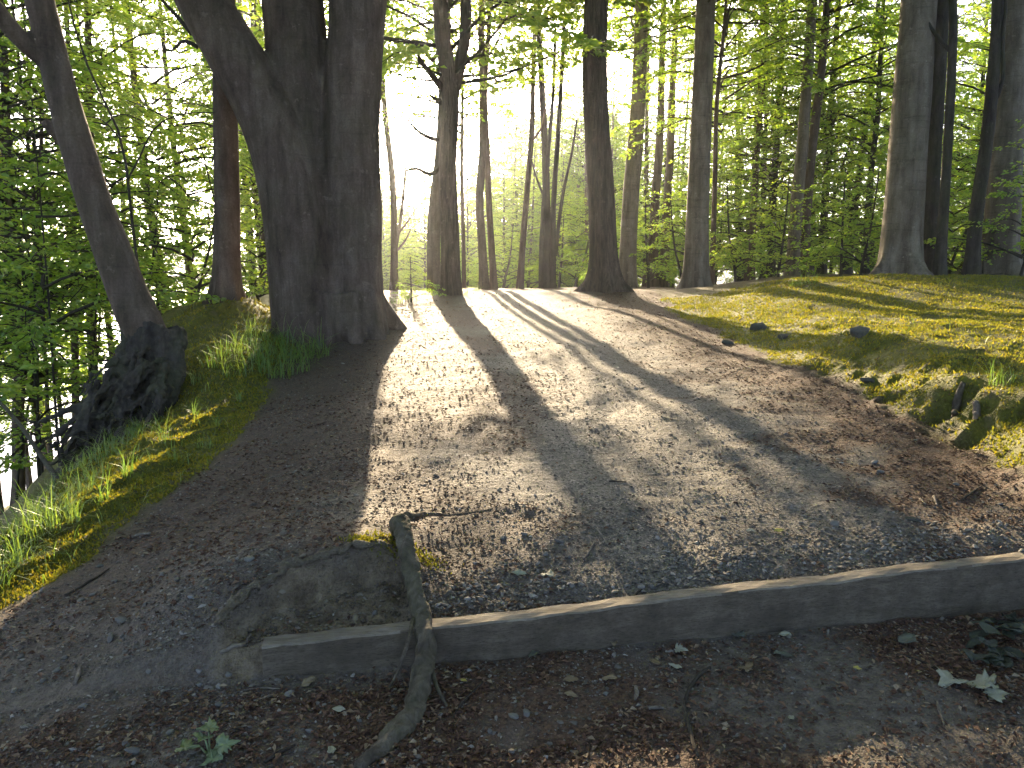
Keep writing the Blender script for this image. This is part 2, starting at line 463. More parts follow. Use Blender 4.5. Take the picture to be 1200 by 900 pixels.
M_DRYLEAF = mat_island("dry_brown_leaf", [(0.0, (0.21, 0.155, 0.085)), (1.0, (0.30, 0.235, 0.14))], 0.7, 0.35)
M_PALELEAF = mat_island("pale_dry_leaf", [(0.0, (0.30, 0.31, 0.21)), (1.0, (0.40, 0.385, 0.28))], 0.7, 0.35)
M_DULLLEAF = mat_island("dull_green_leaf", [(0.0, (0.105, 0.115, 0.085)), (1.0, (0.16, 0.165, 0.12))], 0.6, 0.4)
M_DARKLEAF = mat_island("dark_evergreen_leaf", [(0.0, (0.030, 0.038, 0.024)), (0.7, (0.060, 0.070, 0.045)), (1.0, (0.125, 0.135, 0.095))], 0.55, 0.35)
M_YELLOWLEAF = mat_island("yellow_leaf", [(0.0, (0.42, 0.34, 0.08)), (1.0, (0.50, 0.42, 0.10))], 0.6, 0.35)
M_SEEDLING = mat_leaf("seedling_leaves", (0.15, 0.19, 0.10), (0.10, 0.14, 0.04), 0.05)
M_TIMBER = mat_wood("dirty_shaded_timber", ((0.075, 0.060, 0.042), (0.145, 0.117, 0.082), (0.21, 0.172, 0.122)), (0.075, 0.060, 0.042))  # soil-stained front; its shade is put into the darker colour too
M_TIMBER_LIT = mat_wood("sky_lit_timber", ((0.13, 0.108, 0.078), (0.235, 0.200, 0.150), (0.33, 0.29, 0.225)), (0.15, 0.125, 0.09))  # same wood in lighter tones, sky light on the top painted in

# ------------------------------------------------------------------ the ground sheet
def axis(lo, a, b, hi, step, g0, g1):
    mid = np.arange(a, b + 1e-6, step)
    def grow(s, end, g):
        out, st, p = [], step, s
        while p < end:
            st *= g; p += st; out.append(p)
        return np.array(out)
    up = grow(b, hi, g1); dn = -grow(-a, -lo, g0)
    return np.concatenate([dn[::-1], mid, up])

gx = axis(-320, -3.6, 4.2, 320, 0.026, 1.06, 1.06)
gy = axis(-40, 1.7, 7.0, 330, 0.026, 1.16, 1.028)
X, Y = np.meshgrid(gx, gy)
xf, yf = X.ravel(), Y.ravel()
zf = H(xf, yf)

def masks(x, y):
    nz = fbm2(x, y, 1.1, 4, 61)
    nf = fbm2(x, y, 4.5, 3, 71)
    mr = sstep(-0.10, 0.14, x - bank_foot(y) - 0.10 + 0.10 * nz + 0.06 * nf) * (y > 1.5)
    mr = mr * (1 - 0.75 * sstep(14, 19, y))
    ml = sstep(-0.10, 0.12, x_moss(y) - x + 0.10 * nz + 0.06 * nf) * sstep(2.6, 3.4, y + 0.3 * nz)
    moss = np.clip(np.maximum(mr, ml), 0, 1)
    s = y - yb(x)
    cx = np.interp(y, [3, 6, 10, 16], [0.9, 0.95, 0.7, 0.4])
    wd = np.interp(y, [3, 6, 10, 16], [1.75, 1.45, 1.4, 1.6])
    grav = (1 - sstep(0.55, 1.0, np.abs(x - cx) / wd + 0.22 * nz)) * sstep(-0.1, 0.1, s)
    grav = np.maximum(grav, 0.8 * sstep(-0.35, 0.35, nz) * (x < -0.9) * (y < 5.5) * sstep(0.2, 0.6, x - x_moss(y)))
    rim = sstep(0.35, 0.0, np.abs(x - 0.2 - 0.1 * y)) * 0
    lit = np.maximum(sstep(0.35, 1.0, (x - cx) / wd + 0.35 * nf) * 1.0, 0.72 * sstep(0.3, 0.95, (cx - x) / wd + 0.45 * nz) * sstep(1.6, 4.0, y))
    sw = np.where(x < -0.95, sstep(-0.45, 0.45, s + 0.35 * nz), (s > 0) * 1.0)
    lit = np.clip(lit * sw + (1 - sw) * sstep(-0.25, 0.45, nz + 0.35 * nf + 0.5 * np.exp(-((s + 0.2) / 0.25) ** 2)), 0, 1)
    lit = np.where((y > 19) | (x < x_edge(y)), 0.8, lit)
    bare = sstep(-0.06, 0.03, poly_sd(x, y, PIT))
    return moss, grav * (1 - 0.5 * bare), np.clip(lit, 0, 1) * (1 - 0.6 * moss) * (1 - 0.9 * bare)

mo, gr, li = masks(xf, yf)
ba = sstep(-0.03, 0.03, poly_sd(xf, yf, PIT)) * (yf > yb(xf))
nyy, nxx = X.shape
ii = (np.arange(nyy - 1)[:, None] * nxx + np.arange(nxx - 1)[None, :])
FQ = np.stack([ii, ii + 1, ii + nxx + 1, ii + nxx], -1).reshape(-1, 4)
VV = np.stack([xf, yf, zf], 1)
gzx = np.gradient(zf.reshape(nyy, nxx), gx, axis=1); gzy = np.gradient(zf.reshape(nyy, nxx), gy, axis=0)
NN = np.stack([-gzx.ravel(), -gzy.ravel(), np.ones(len(xf))], 1); NN /= np.linalg.norm(NN, axis=1)[:, None]
fc = VV[FQ].mean(1)
fm = mo[FQ].mean(1)
isl = (fm > 0.5) & (fc[:, 0] < 0) & (fc[:, 1] < 18) & (fc[:, 0] > x_edge(fc[:, 1]) - 0.3)
isr = (fm > 0.5) & (fc[:, 0] > 0) & (fc[:, 1] < 18) & (fc[:, 0] < 14)
isp = (~isl) & (~isr) & (fc[:, 1] > -5) & (fc[:, 1] < 21) & (fc[:, 0] > x_moss(fc[:, 1]) - 0.25) & (fc[:, 0] < bank_foot(fc[:, 1]) + 0.6)
isg = ~(isl | isr | isp)
for nm, sel in (("forest_ground", isg), ("path", isp), ("mossy_bank", isl), ("mossy_bank", isr)):
    q = FQ[sel]
    used, inv = np.unique(q.ravel(), return_inverse=True)
    me = mesh_np(nm, VV[used], inv.reshape(-1, 4), None, True, (M_GROUND,))
    ca = me.color_attributes.new("mask", 'FLOAT_COLOR', 'POINT')
    ca.data.foreach_set("color", np.stack([mo[used], gr[used], li[used], ba[used]], 1).astype(np.float32).ravel())
    me.normals_split_custom_set_from_vertices(NN[used].astype(np.float32))
    tag(link(nm, me), kind="structure")

# lake far below the slope and the wooded shore beyond it
tl = NT("lake_water"); vv = tl.mapped((1, 1, 1))
M_WATER = tl.out((0.02, 0.035, 0.04), 0.06, tl.bump(tl.noise(vv, 1.3, 3), 0.15, 0.05), 0.6)
lake = mesh_np("lake", [(-1800, -300, -11.5), (1800, -300, -11.5), (1800, 1800, -11.5), (-1800, 1800, -11.5)], [(0, 1, 2, 3)], None, False, (M_WATER,))
tag(link("lake", lake), kind="structure")
hx = np.linspace(-1700, 1700, 180); hy = np.linspace(750, 1700, 60)
HX, HY = np.meshgrid(hx, hy)
hz = -14 + 62 * sstep(760, 1300, HY.ravel() + 150 * fbm2(HX.ravel(), HY.ravel(), 0.003, 3, 5)) * (0.75 + 0.35 * fbm2(HX.ravel(), HY.ravel(), 0.002, 3, 9)) + 5 * fbm2(HX.ravel(), HY.ravel(), 0.04, 2, 3)
i0 = (np.arange(59)[:, None] * 180 + np.arange(179)[None, :])
th = NT("wooded_hill"); vh = th.mapped((1, 1, 1))
M_HILL = th.out(th.ramp(th.noise(vh, 0.06, 5), [(0.3, (0.03, 0.045, 0.02)), (0.7, (0.07, 0.09, 0.035))]), 0.9)
hm = mesh_np("hills", np.stack([HX.ravel(), HY.ravel(), hz], 1), np.stack([i0, i0 + 1, i0 + 181, i0 + 180], -1).reshape(-1, 4), None, True, (M_HILL,))
tag(link("hills", hm), kind="structure")

# ------------------------------------------------------------------ crowns (shared meshes)
def leaf_quads(P, D, N, ln, wd, fold=0.16):
    """diamond leaves folded on the midrib; P base, D direction, N normal"""
    D = D / (np.linalg.norm(D, axis=1)[:, None] + 1e-9)
    Sd = np.cross(N, D); Sd /= np.linalg.norm(Sd, axis=1)[:, None] + 1e-9
    Nn = np.cross(D, Sd)
    ln = np.asarray(ln)[:, None]; wd = np.asarray(wd)[:, None]
    a = P; tip = P + D * ln - Nn * ln * 0.10
    l = P + D * ln * 0.45 + Sd * wd * 0.5 + Nn * wd * fold
    r = P + D * ln * 0.45 - Sd * wd * 0.5 + Nn * wd * fold
    V = np.stack([a, l, tip, r], 1).reshape(-1, 3)
    k = np.arange(len(P)) * 4
    T = np.concatenate([np.stack([k, k + 2, k + 1], 1), np.stack([k, k + 3, k + 2], 1)])
    return V, T

def make_crown(seed, z0, z1, rmax, nbr, leaf=0.085, dens=110, shape='dome'):
    """branches arch out from the trunk line and carry flat, uneven sprays of leaves"""
    rg = np.random.default_rng(seed)
    wood = MB(); LP, LD, LN = [], [], []
    az = rg.uniform(0, 6.28)
    for b in range(nbr):
        u = min(0.99, max(0.0, (b + rg.uniform(-0.6, 1.6)) / nbr))
        h = z0 + (z1 - z0) * u
        az += 2.399 + rg.normal(0, 0.5)
        prof = (1 - u * 0.75) * (0.75 + 0.6 * math.sin(math.pi * min(1, u * 1.3 + 0.15))) if shape == 'dome' else (0.55 + 0.45 * math.sin(math.pi * min(1, 0.15 + u * 0.85)))
        Lb = rmax * prof * rg.uniform(0.45, 1.15)
        rise = rg.uniform(0.15, 0.75) + 0.5 * u * u
        droop = rise * rg.uniform(0.55, 1.0) + rg.uniform(0.0, 0.22)
        h = h - 0.25 * Lb * rise
        d = np.array([math.cos(az), math.sin(az)]); sd = np.array([-d[1], d[0]])
        bend = rg.normal(0, 0.28); kink = rg.normal(0, 0.05, 2)
        def bp(t):
            t = np.asarray(t, float)
            xy = np.outer(Lb * t, d) + np.outer(Lb * (bend * t * t + kink[0] * np.sin(t * 7)), sd)
            return np.column_stack([xy, h + Lb * (t * rise - droop * t * t + kink[1] * np.sin(t * 5))])
        wood.tube(bp(np.linspace(0, 1, 7)), np.linspace(0.010 + 0.008 * Lb, 0.003, 7), 4)
        nla = max(4, int(Lb / 0.30))
        tot_ = max(14, int(dens * Lb * Lb ** 0.35))
        wl = rg.uniform(0.3, 1.3, nla)
        for k in range(nla):
            t0 = 0.22 + 0.78 * (k + rg.uniform(0, 0.9)) / nla
            side = 1 if k % 2 else -1
            ang = side * math.radians(rg.uniform(25, 70)) * (1 if k < nla - 1 else 0.1)
            lt = (0.50 * Lb * (1.05 - t0) + 0.28) * rg.uniform(0.55, 1.2)
            p0 = bp([t0])[0]
            dd = d * math.cos(ang) + sd * math.sin(ang); ee = np.array([-dd[1], dd[0]])
            slope = rise - 2 * droop * t0 + rg.normal(0.05, 0.14)
            n = max(4, int(tot_ * wl[k] / wl.sum()))
            tt = rg.uniform(0.02, 1.0, n) ** 0.8
            off = rg.uniform(-1, 1, n) * (0.34 * lt * (1.05 - tt) + 0.05)
            # gather leaves on small side twigs so that gaps stay between them
            q = 0.11
            off = np.where(rg.uniform(0, 1, n) < 0.6, off, np.round(off / q) * q + rg.normal(0, 0.015, n))
            base = np.column_stack([p0[0] + dd[0] * lt * tt + ee[0] * off, p0[1] + dd[1] * lt * tt + ee[1] * off, p0[2] + lt * tt * slope - 0.15 * lt * tt * tt - 0.12 * np.abs(off)]) + rg.normal(0, 0.022, (n, 3))
            la = np.sign(off) * rg.uniform(0.3, 1.2, n)
            ca, sa = np.cos(la), np.sin(la)
            LP.append(base)
            LD.append(np.column_stack([dd[0] * ca - dd[1] * sa, dd[1] * ca + dd[0] * sa, rg.normal(-0.18, 0.28, n)]))
            LN.append(np.column_stack([rg.normal(0, 0.62, n), rg.normal(0, 0.62, n), np.ones(n)]))
            if lt > 0.35:
                e = np.array([[*p0], [p0[0] + dd[0] * lt, p0[1] + dd[1] * lt, p0[2] + lt * slope - 0.15 * lt]])
                wood.tube(e, [0.006, 0.002], 3)
    LP, LD, LN = np.vstack(LP), np.vstack(LD), np.vstack(LN)
    n = len(LP); ln = leaf * rg.uniform(0.6, 1.2, n)
    V, T = leaf_quads(LP, LD, LN, ln, ln * rg.uniform(0.55, 0.75, n))
    cm = mesh_np("crown", V, None, T, False, (M_LEAF,))
    wm = wood.mesh("branchwork", M_TWIG)
    return cm, wm, n

CR = {}
tot = 0
for key, leaf_, dens_, shp, args in (
    ('S', 0.105, 66, 'dome', [(1, 0.5, 4.2, 1.9, 26), (2, 0.4, 3.6, 2.1, 26), (3, 0.8, 5.0, 1.8, 28)]),
    ('A', 0.115, 60, 'dome', [(11, 1.6, 10.5, 3.4, 74), (12, 1.0, 9.5, 3.7, 72), (13, 2.2, 12.0, 3.5, 78), (14, 0.8, 8.5, 3.3, 66)]),
    ('B', 0.120, 60, 'tall', [(21, 4.0, 14.5, 3.9, 66), (22, 5.0, 15.5, 3.8, 64), (23, 3.2, 13.5, 4.1, 68)]),
    ('C', 0.170, 52, 'tall', [(31, 9.5, 20.0, 5.6, 52), (32, 8.5, 19.0, 5.8, 52)])):
    CR[key] = []
    for (sd, z0, z1, r, nb) in args:
        c = make_crown(sd, z0, z1, r, nb, leaf_, dens_, shp)
        CR[key].append(c); tot += c[2]
print("leaves in shared crowns:", tot)

# ------------------------------------------------------------------ tree builder
def trunk_mesh(P, R, nseg, mat, flare=0.5, fh=0.45, nl=5, seed=0, rings=40, wob=0.03):
    """P (n,3) local points from below ground to the top; R radii"""
    rg = np.random.default_rng(seed)
    PR = smoothpath(np.column_stack([P, R]), rings * 4)
    idx = np.unique((np.linspace(0, 1, rings) ** 1.7 * (rings * 4 - 1)).astype(int))
    PR = PR[idx]
    # more rings near the base
    p, r = PR[:, :3], PR[:, 3]
    th_ = np.linspace(0, 2 * np.pi, nseg, endpoint=False)
    ph = rg.uniform(0, 6.28)
    zz = np.maximum(0, p[:, 2])
    fl = flare * np.exp(-zz / fh)
    but = np.clip(0.5 + 0.5 * np.cos(nl * th_ + ph + 0.9 * np.sin(th_ * 2 + ph)), 0, 1) ** 1.6
    fl2 = flare * 0.9 * np.exp(-zz / (fh * 0.4))
    lob = 1 + fl[:, None] * (0.25 + 0.65 * but[None, :]) + fl2[:, None] * but[None, :] ** 2
    q = np.stack([np.cos(th_)[None, :] * 1.6 + 0 * zz[:, None], np.sin(th_)[None, :] * 1.6 + 0 * zz[:, None], zz[:, None] * 1.1 + 0 * th_[None, :]], -1).reshape(-1, 3)
    lob = lob + (wob * noise3(q + seed * 3.1, 3) * 1.6 + wob * 0.6 * noise3(q * 2.7 + seed, 4)).reshape(len(zz), nseg)
    return p, r, lob

TREE_N = [0]
def make_tree(name, label, group, px, Yd, pts=None, top=None, w=10, bark=None, crown=None, cvar=0, cz=0.0, cscale=1.0, height=14.0, flare=0.45, extra=None, base_xy=None, nl=5, crot=None, cat="tree", fh=0.45, rings=None):
    TREE_N[0] += 1
    sd = TREE_N[0]
    rg = np.random.default_rng(1000 + sd)
    if base_xy is None:
        d0 = Yd
        z = 0.5
        for _ in range(4):
            dep = Yd * CP + (CAMZ - z) * SP
            x = (px - 600) / F * dep
            z = h1(x, Yd)
        bx, by = x, Yd
    else:
        bx, by = base_xy; z = h1(bx, by)
    root = bpy.data.objects.new(name, None); COL.objects.link(root)
    root.empty_display_size = 0.3
    root.location = (bx, by, z)
    tag(root, label, cat, group)
    r0 = w / F * by * 0.5 if by > 0 else 0.26
    if pts:
        W = [at(p_, row, by) - np.array([bx, by, z]) for p_, row in pts]
    elif top is not None:
        W = [at(top, 0, by) - np.array([bx, by, z])]
        zt = W[0][2]
        W = [W[0] * 0.5 + np.array([rg.normal(0, 0.04), rg.normal(0, 0.04), 0]) * min(1, r0 * 5 + 0.3)] + W
    else:
        W = [np.array([rg.normal(0, 0.25), rg.normal(0, 0.25), height * 0.45])]
    last = W[-1]; prev = W[-2] if len(W) > 1 else np.zeros(3)
    dr = (last - prev) / max(0.1, (last - prev)[2])
    dr = dr * 0.5 + np.array([0, 0, 0.5])
    if last[2] < height: W.append(last + dr / dr[2] * (height - last[2]))
    P = np.vstack([[-0.25 * W[0] / max(W[0][2], 0.3) * 1.2], [np.zeros(3)], W])
    P[0] = [0, 0, -0.4]
    zz = np.clip(P[:, 2] / height, 0, 1)
    R = r0 * (1.08 - 0.72 * zz ** 1.1)
    nseg = int(np.clip(10 + w * 0.5, 8, 36)); rings = rings or int(np.clip(18 + w * 0.9, 16, 60))
    p, r, lob = trunk_mesh(P, R, nseg, bark, flare, fh, nl, sd, rings)
    mb = MB(); mb.tube(p, r, nseg, lob)
    trunk = link("trunk", mb.mesh("trunk", bark or M_BEECH), root)
    if extra:                                    # limbs: polylines of picture points with widths
        for lp, lw in extra:
            q = np.array([at(a, b_, by) - np.array([bx, by, z]) for a, b_ in lp])
            q = q + np.column_stack([np.zeros(len(q)), np.linspace(0, rg.normal(0, 0.4), len(q)), np.zeros(len(q))])
            q = smoothpath(q, 10)
            lm_ = MB(); lm_.tube(q, np.linspace(lw[0], lw[1], 10) / F * by * 0.5, 8)
            link("limb", lm_.mesh("limb", bark or M_BEECH), trunk)
    if crown:
        cm, wm, _ = CR[crown][cvar % len(CR[crown])]
        off = P[-1] * np.array([0.55, 0.55, 0]) if (top or pts) else np.zeros(3)
        rz = rg.uniform(0, 6.28) if crot is None else crot
        for nm, me in (("crown", cm), ("branchwork", wm)):
            o = link(nm, me, root, (off[0], off[1], cz), rz); o.scale = (cscale,) * 3
            if nm == "branchwork": o["kind"] = "stuff"
    return root

BEECH = M_BEECH
# --- the three-stemmed beech beside the path (merged stems)
def triple():
    Yt = 10.1
    b = ground(392, 396); bx, by = b[0], Yt; bz = h1(bx, by)
    root = bpy.data.objects.new("beech_tree", None); COL.objects.link(root); root.location = (bx, by, bz)
    tag(root, "massive grey beech whose three thick stems fan out from one broad base beside the path", "tree")
    o = np.array([bx, by, bz]); k = Yt / F
    mb = MB()
    def stem(pts, ws, dy):
        q = np.array([at(a, r_, Yt) - o for a, r_ in pts]); q[:, 1] += np.linspace(0, dy, len(q))
        PR = smoothpath(np.column_stack([q, np.array(ws) * k * 0.5]), 46)
        th_ = np.linspace(0, 2 * np.pi, 24, endpoint=False)
        qq = np.stack([np.cos(th_)[None, :] * 1.5 + 0 * PR[:, 2:3], np.sin(th_)[None, :] * 1.5 + 0 * PR[:, 2:3], PR[:, 2:3] * 0.9 + 0 * th_[None, :]], -1).reshape(-1, 3)
        lob = 1 + 0.05 * noise3(qq + dy * 7, 3).reshape(46, 24)
        mb.tube(PR[:, :3], PR[:, 3], 24, lob)
    stem([(372, 440), (368, 395), (362, 330), (352, 250), (330, 165), (300, 102), (276, 60), (243, 0), (200, -90), (150, -240), (120, -420)], [96, 92, 84, 76, 68, 60, 56, 52, 46, 40, 22], -0.4)
    stem([(385, 440), (385, 395), (378, 330), (368, 250), (352, 150), (338, 0), (322, -160), (312, -380), (305, -560)], [100, 94, 84, 76, 72, 70, 62, 50, 30], 0.35)
    stem([(412, 440), (412, 395), (413, 330), (413, 250), (412, 150), (418, 0), (432, -160), (455, -380), (470, -520)], [84, 78, 72, 66, 62, 63, 56, 46, 30], 0.1)
    for (ang, r0_, L_, w0) in ((-2.75, .46, 0.50, .26), (-2.15, .44, 0.52, .28), (-1.6, .44, 0.36, .26), (-1.1, .46, 0.50, .26), (-0.55, .48, 0.42, .24), (0.0, .48, 0.30, .22), (0.6, .5, 0.8, .2), (2.4, .5, .8, .2), (3.4, .52, 0.65, .20)):
        ts = np.linspace(0, 1, 7); d = np.array([math.cos(ang), math.sin(ang)])
        rad = r0_ * 0.75 + (L_) * ts
        xx, yy = bx + d[0] * rad * 1.12, by + d[1] * rad * 0.95
        hz_ = H(xx, yy, False) - bz
        zz_ = hz_ + 0.62 * (1 - ts) ** 2.0 - 0.12 * ts - 0.09
        mb.tube(smoothpath(np.column_stack([xx - bx, yy - by, zz_]), 14), np.linspace(w0, 0.05, 14), 12)
    me = remesh(mb.mesh("trunk", M_BEECH), 0.030, 14)
    displace(me, lambda c: 0.022 * noise3(c * np.array([3.5, 3.5, 1.3]), 8) + 0.007 * noise3(c * np.array([14, 14, 3.0]), 9) + 0.004 * noise3(c * 30, 10))
    link("trunk", me, root)
    # thin twigs breaking from the leaning stem
    tw = MB()
    for pts in ([(225, 40), (210, 22), (190, 0), (170, -30)], [(232, 55), (215, 48), (198, 60), (190, 52)]):
        q = np.array([at(a, r_, Yt - 0.3) - o for a, r_ in pts])
        tw.tube(smoothpath(q, 8), np.linspace(0.03, 0.01, 8), 6)
    link("twig", tw.mesh("twig", M_TWIG), root)
    for i, (dx, dz, v, s) in enumerate(((-2.5, 0.5, 0, 0.9), (0.6, 1.5, 1, 0.95))):
        cm, wm, _ = CR['C'][v]
        for nm, m_ in (("crown", cm), ("branchwork", wm)):
            c = link(nm, m_, root, (dx, 0.3 * i, dz), 1.1 + i * 2); c.scale = (s,) * 3
triple()

# --- the leaning tree gripping the edge of the bank with a mass of roots
def leaning():
    Yt = 7.9
    o = ground(190, 468); o = np.array([o[0], Yt, h1(o[0], Yt)])
    k = Yt / F
    root = bpy.data.objects.new("leaning_tree", None); COL.objects.link(root); root.location = tuple(o)
    tag(root, "smooth grey tree leaning out over the drop with knotted roots gripping the bank edge", "tree")
    mb = MB()
    def add(pts, ws, dy0, dy1, n=14, seg=14):
        q = np.array([at(a, r_, Yt) - o for a, r_ in pts]); q[:, 1] += np.linspace(dy0, dy1, len(q))
        mb.tube(smoothpath(q, n), np.interp(np.linspace(0, 1, n), np.linspace(0, 1, len(ws)), ws) * k * 0.5, seg)
    add([(186, 445), (172, 402), (157, 362), (133, 293), (100, 187), (78, 100), (57, 0), (40, -110), (30, -260), (40, -420)], [56, 46, 39, 35, 31, 29, 28, 26, 20, 10], 0.1, -0.3, 50, 22)
    add([(72, 80), (48, 58), (28, 25), (0, -18), (-40, -70)], [24, 19, 16, 14, 9], -0.1, -0.8, 14, 12)
    add([(82, 172), (70, 157), (62, 145)], [18, 13, 9], 0, -0.15, 8, 10)
    me = remesh(mb.mesh("trunk", M_BEECH), 0.022, 3)
    displace(me, lambda c: 0.008 * noise3(c * np.array([4, 4, 2.0]), 8) + 0.010 * noise3(c * 9.0, 9) * np.clip(1.2 - c[:, 2], 0.2, 1))
    link("trunk", me, root)
    mb = MB()
    add([(168, 380), (150, 430), (126, 486), (102, 534), (84, 572)], [34, 28, 20, 15, 8], 0, -0.5, 16, 12)
    add([(176, 380), (164, 436), (150, 488), (132, 534)], [40, 32, 24, 14], 0, -0.6, 16, 12)
    add([(184, 385), (186, 445), (176, 496), (170, 532)], [44, 40, 30, 18], 0.0, -0.6, 14, 12)
    add([(190, 388), (206, 436), (208, 472), (204, 502)], [40, 32, 24, 14], 0.1, -0.5, 14, 12)
    rr = np.random.default_rng(12)
    for fr in range(60):                     # fine roots hanging over the hollow
        a0 = rr.uniform(128, 214); r0_ = rr.uniform(398, 470) + max(0, 170 - a0) * 0.6
        dx = rr.normal(-14, 16); dl = rr.uniform(25, 75)
        add([(a0, r0_), (a0 + dx * .4 + rr.normal(0, 6), r0_ + dl * .4), (a0 + dx, r0_ + dl)], [rr.uniform(6, 15), 8, 3], rr.uniform(-.5, -.25), rr.uniform(-.85, -.5), 8, 7)
    rp = remesh(mb.mesh("root_plate", M_DARK), 0.017, 1)
    displace(rp, lambda c: 0.035 * noise3(c * 6.0, 9) - 0.030 * np.abs(noise3(c * 12, 10)) + 0.018 * noise3(c * 26, 11) + 0.008 * noise3(c * 50, 12))
    link("root_plate", rp, root)
    cm, wm, _ = CR['C'][1]
    for nm, m_ in (("crown", cm), ("branchwork", wm)):
        c = link(nm, m_, root, (-2.0, -0.4, -1.5), 2.2); c.scale = (0.8,) * 3
leaning()

# --- trees that can be told apart
G_SLOPE, G_WOOD = "slender trees growing on the slope below the bank", "slender trunks deep in the wood"
make_tree("beech_tree", "straight trunk with a rust-brown streak between the leaning tree and the three-stemmed beech", None, 266, 10.8, pts=[(266, 330), (266, 240), (264, 120), (262, 0)], w=27, bark=M_BEECH, crown='C', cvar=0, cz=0.5, cscale=0.8, height=16, flare=0.6, fh=0.35)
make_tree("forked_tree", "dark forked tree at the path edge with short snag limbs, casting the broad shadow", None, 529, 16.0, pts=[(527, 270), (524, 200), (527, 100), (519, 50), (516, 0), (520, -120)], w=21, bark=M_OAK, height=14, flare=0.30, fh=0.35,
          extra=[([(528, 118), (540, 70), (546, 30), (545, -20), (552, -120)], (15, 8)), ([(520, 105), (508, 92), (498, 80), (492, 70)], (9, 3)), ([(517, 120), (508, 112), (500, 104)], (6, 2)), ([(519, 165), (500, 160), (484, 148), (478, 140)], (6, 2)), ([(517, 195), (505, 205), (490, 200), (478, 204)], (6, 2)), ([(522, 60), (512, 60), (503, 63)], (8, 4)), ([(533, 90), (552, 86), (566, 98)], (3, 1))], crown='C', cvar=1, cz=-2.6, cscale=0.85)
make_tree("beech_tree", "smooth trunk standing just behind the forked tree at the path edge", None, 509, 18.6, pts=[(508, 290), (510, 240), (516, 190), (520, 120), (522, 0)], w=15, flare=0.15, bark=M_BEECH, crown='B', cvar=0, cz=1.0, cscale=0.95, height=14)
make_tree("twin_tree", "thicker pale stem of the close pair beyond the crest of the path", None, 567, 21.0, pts=[(565, 290), (562, 230), (565, 190), (566, 110), (564, 40), (566, -30)], w=9.5, bark=M_BEECH, height=14, crown=None, extra=[([(567, 96), (578, 92), (590, 100)], (2.5, 1)), ([(566, 98), (556, 88), (545, 80)], (2.5, 1))])
make_tree("twin_tree", "thinner stem of the close pair beyond the crest of the path", None, 579, 21.3, pts=[(576, 290), (573, 240), (571, 180), (568, 110), (573, 30), (576, -40)], w=7.5, bark=M_BEECH, height=13, crown='B', cvar=1, cz=1.2, cscale=0.85)
make_tree("slender_tree", "slim leaning stem between the close pair and the many-stemmed clump", None, 610, 22.0, pts=[(613, 280), (618, 220), (623, 160), (625, 80), (628, 0)], w=7, bark=M_BEECH, height=12, crown='B', cvar=2, cz=4.8, cscale=0.75, extra=[([(623, 165), (634, 150), (640, 120)], (3, 1.5))])
make_tree("multistem_tree", "dark clump of several stems springing from one spot beyond the crest", None, 641, 22.5, pts=[(641, 270), (640, 220), (638, 160), (634, 80), (630, 0)], w=9, bark=M_DARK, height=12, crown='B', cvar=0, cz=4.0, cscale=0.85,
          extra=[([(634, 345), (634, 300), (636, 250), (641, 190), (647, 120), (650, 40)], (6, 3)), ([(648, 345), (648, 290), (648, 240), (652, 180), (656, 110), (660, 30)], (7, 4)), ([(651, 300), (655, 260), (662, 215), (670, 180), (676, 140)], (5, 2)), ([(637, 230), (628, 205), (622, 180)], (3, 1.5))])
make_tree("oak_tree", "stout brown tree with ridged bark standing alone beside the path crest", None, 708, 17.2, pts=[(706, 270), (703, 200), (699, 140), (697, 80), (699, 0), (703, -80)], w=30, bark=M_OAK, height=17, flare=0.75, fh=0.4, crown='C', cvar=0, cz=-1.0, cscale=0.95)
make_tree("beech_tree", "tan trunk veiled by leaf sprays just behind the stout ridged tree", None, 735, 22.0, pts=[(736, 290), (740, 220), (746, 150), (750, 70), (752, 0)], w=19, bark=M_PALE, height=16, crown='B', cvar=0, cz=2.5)
make_tree("slender_tree", "grey-green pole on the side of its pair towards the stout ridged tree", None, 765, 27, pts=[(767, 250), (773, 170), (776, 60), (778, 0)], w=11, bark=M_BEECH, crown='B', cvar=1, cz=3.0, height=13)
make_tree("slender_tree", "grey-green pole of the pair farther from the stout ridged tree", None, 778, 27.5, pts=[(781, 250), (786, 170), (790, 60), (794, 0)], w=10, bark=M_BEECH, crown='B', cvar=0, cz=3.5, height=13)
make_tree("beech_tree", "straight beech with sunlit edge at the back of the moss clearing", None, 815, 19.0, pts=[(817, 270), (820, 180), (824, 90), (827, 0)], w=25, bark=M_PALE, crown='C', cvar=1, cz=-1.5, height=16, flare=0.5)
make_tree("slender_tree", "thin pale stem pressed against the straight sunlit beech", None, 834, 20.2, pts=[(836, 280), (838, 200), (840, 120), (848, 40)], w=6, bark=M_BEECH, crown='B', cvar=2, cz=1.5, cscale=0.8, height=11, extra=[([(840, 110), (850, 90), (858, 78)], (3, 1.5))])
make_tree("slender_tree", "thin forked stem half way between the sunlit beech and the twin poles", None, 880, 25, pts=[(883, 250), (888, 170), (893, 110), (897, 60), (898, 0)], w=7.5, bark=M_BEECH, crown='B', cvar=0, cz=1.0, cscale=0.8, height=12, extra=[([(891, 125), (889, 90), (894, 60)], (4, 3))])
make_tree("slender_tree", "dark pole close beside the thin forked stem", None, 893, 30, pts=[(894, 250), (897, 170), (898, 60)], w=6, bark=M_DARK, crown='A', cvar=3, cz=3.0, height=12)
make_tree("slender_tree", "dark branching trunk between the thin forked stem and the twin poles", None, 903, 26, pts=[(905, 250), (909, 180), (913, 120), (916, 60), (918, 0)], w=9, bark=M_DARK, crown='A', cvar=1, cz=2.2, height=12, extra=[([(911, 150), (918, 110), (922, 85)], (4, 2)), ([(910, 165), (908, 120), (910, 90)], (4, 2))])
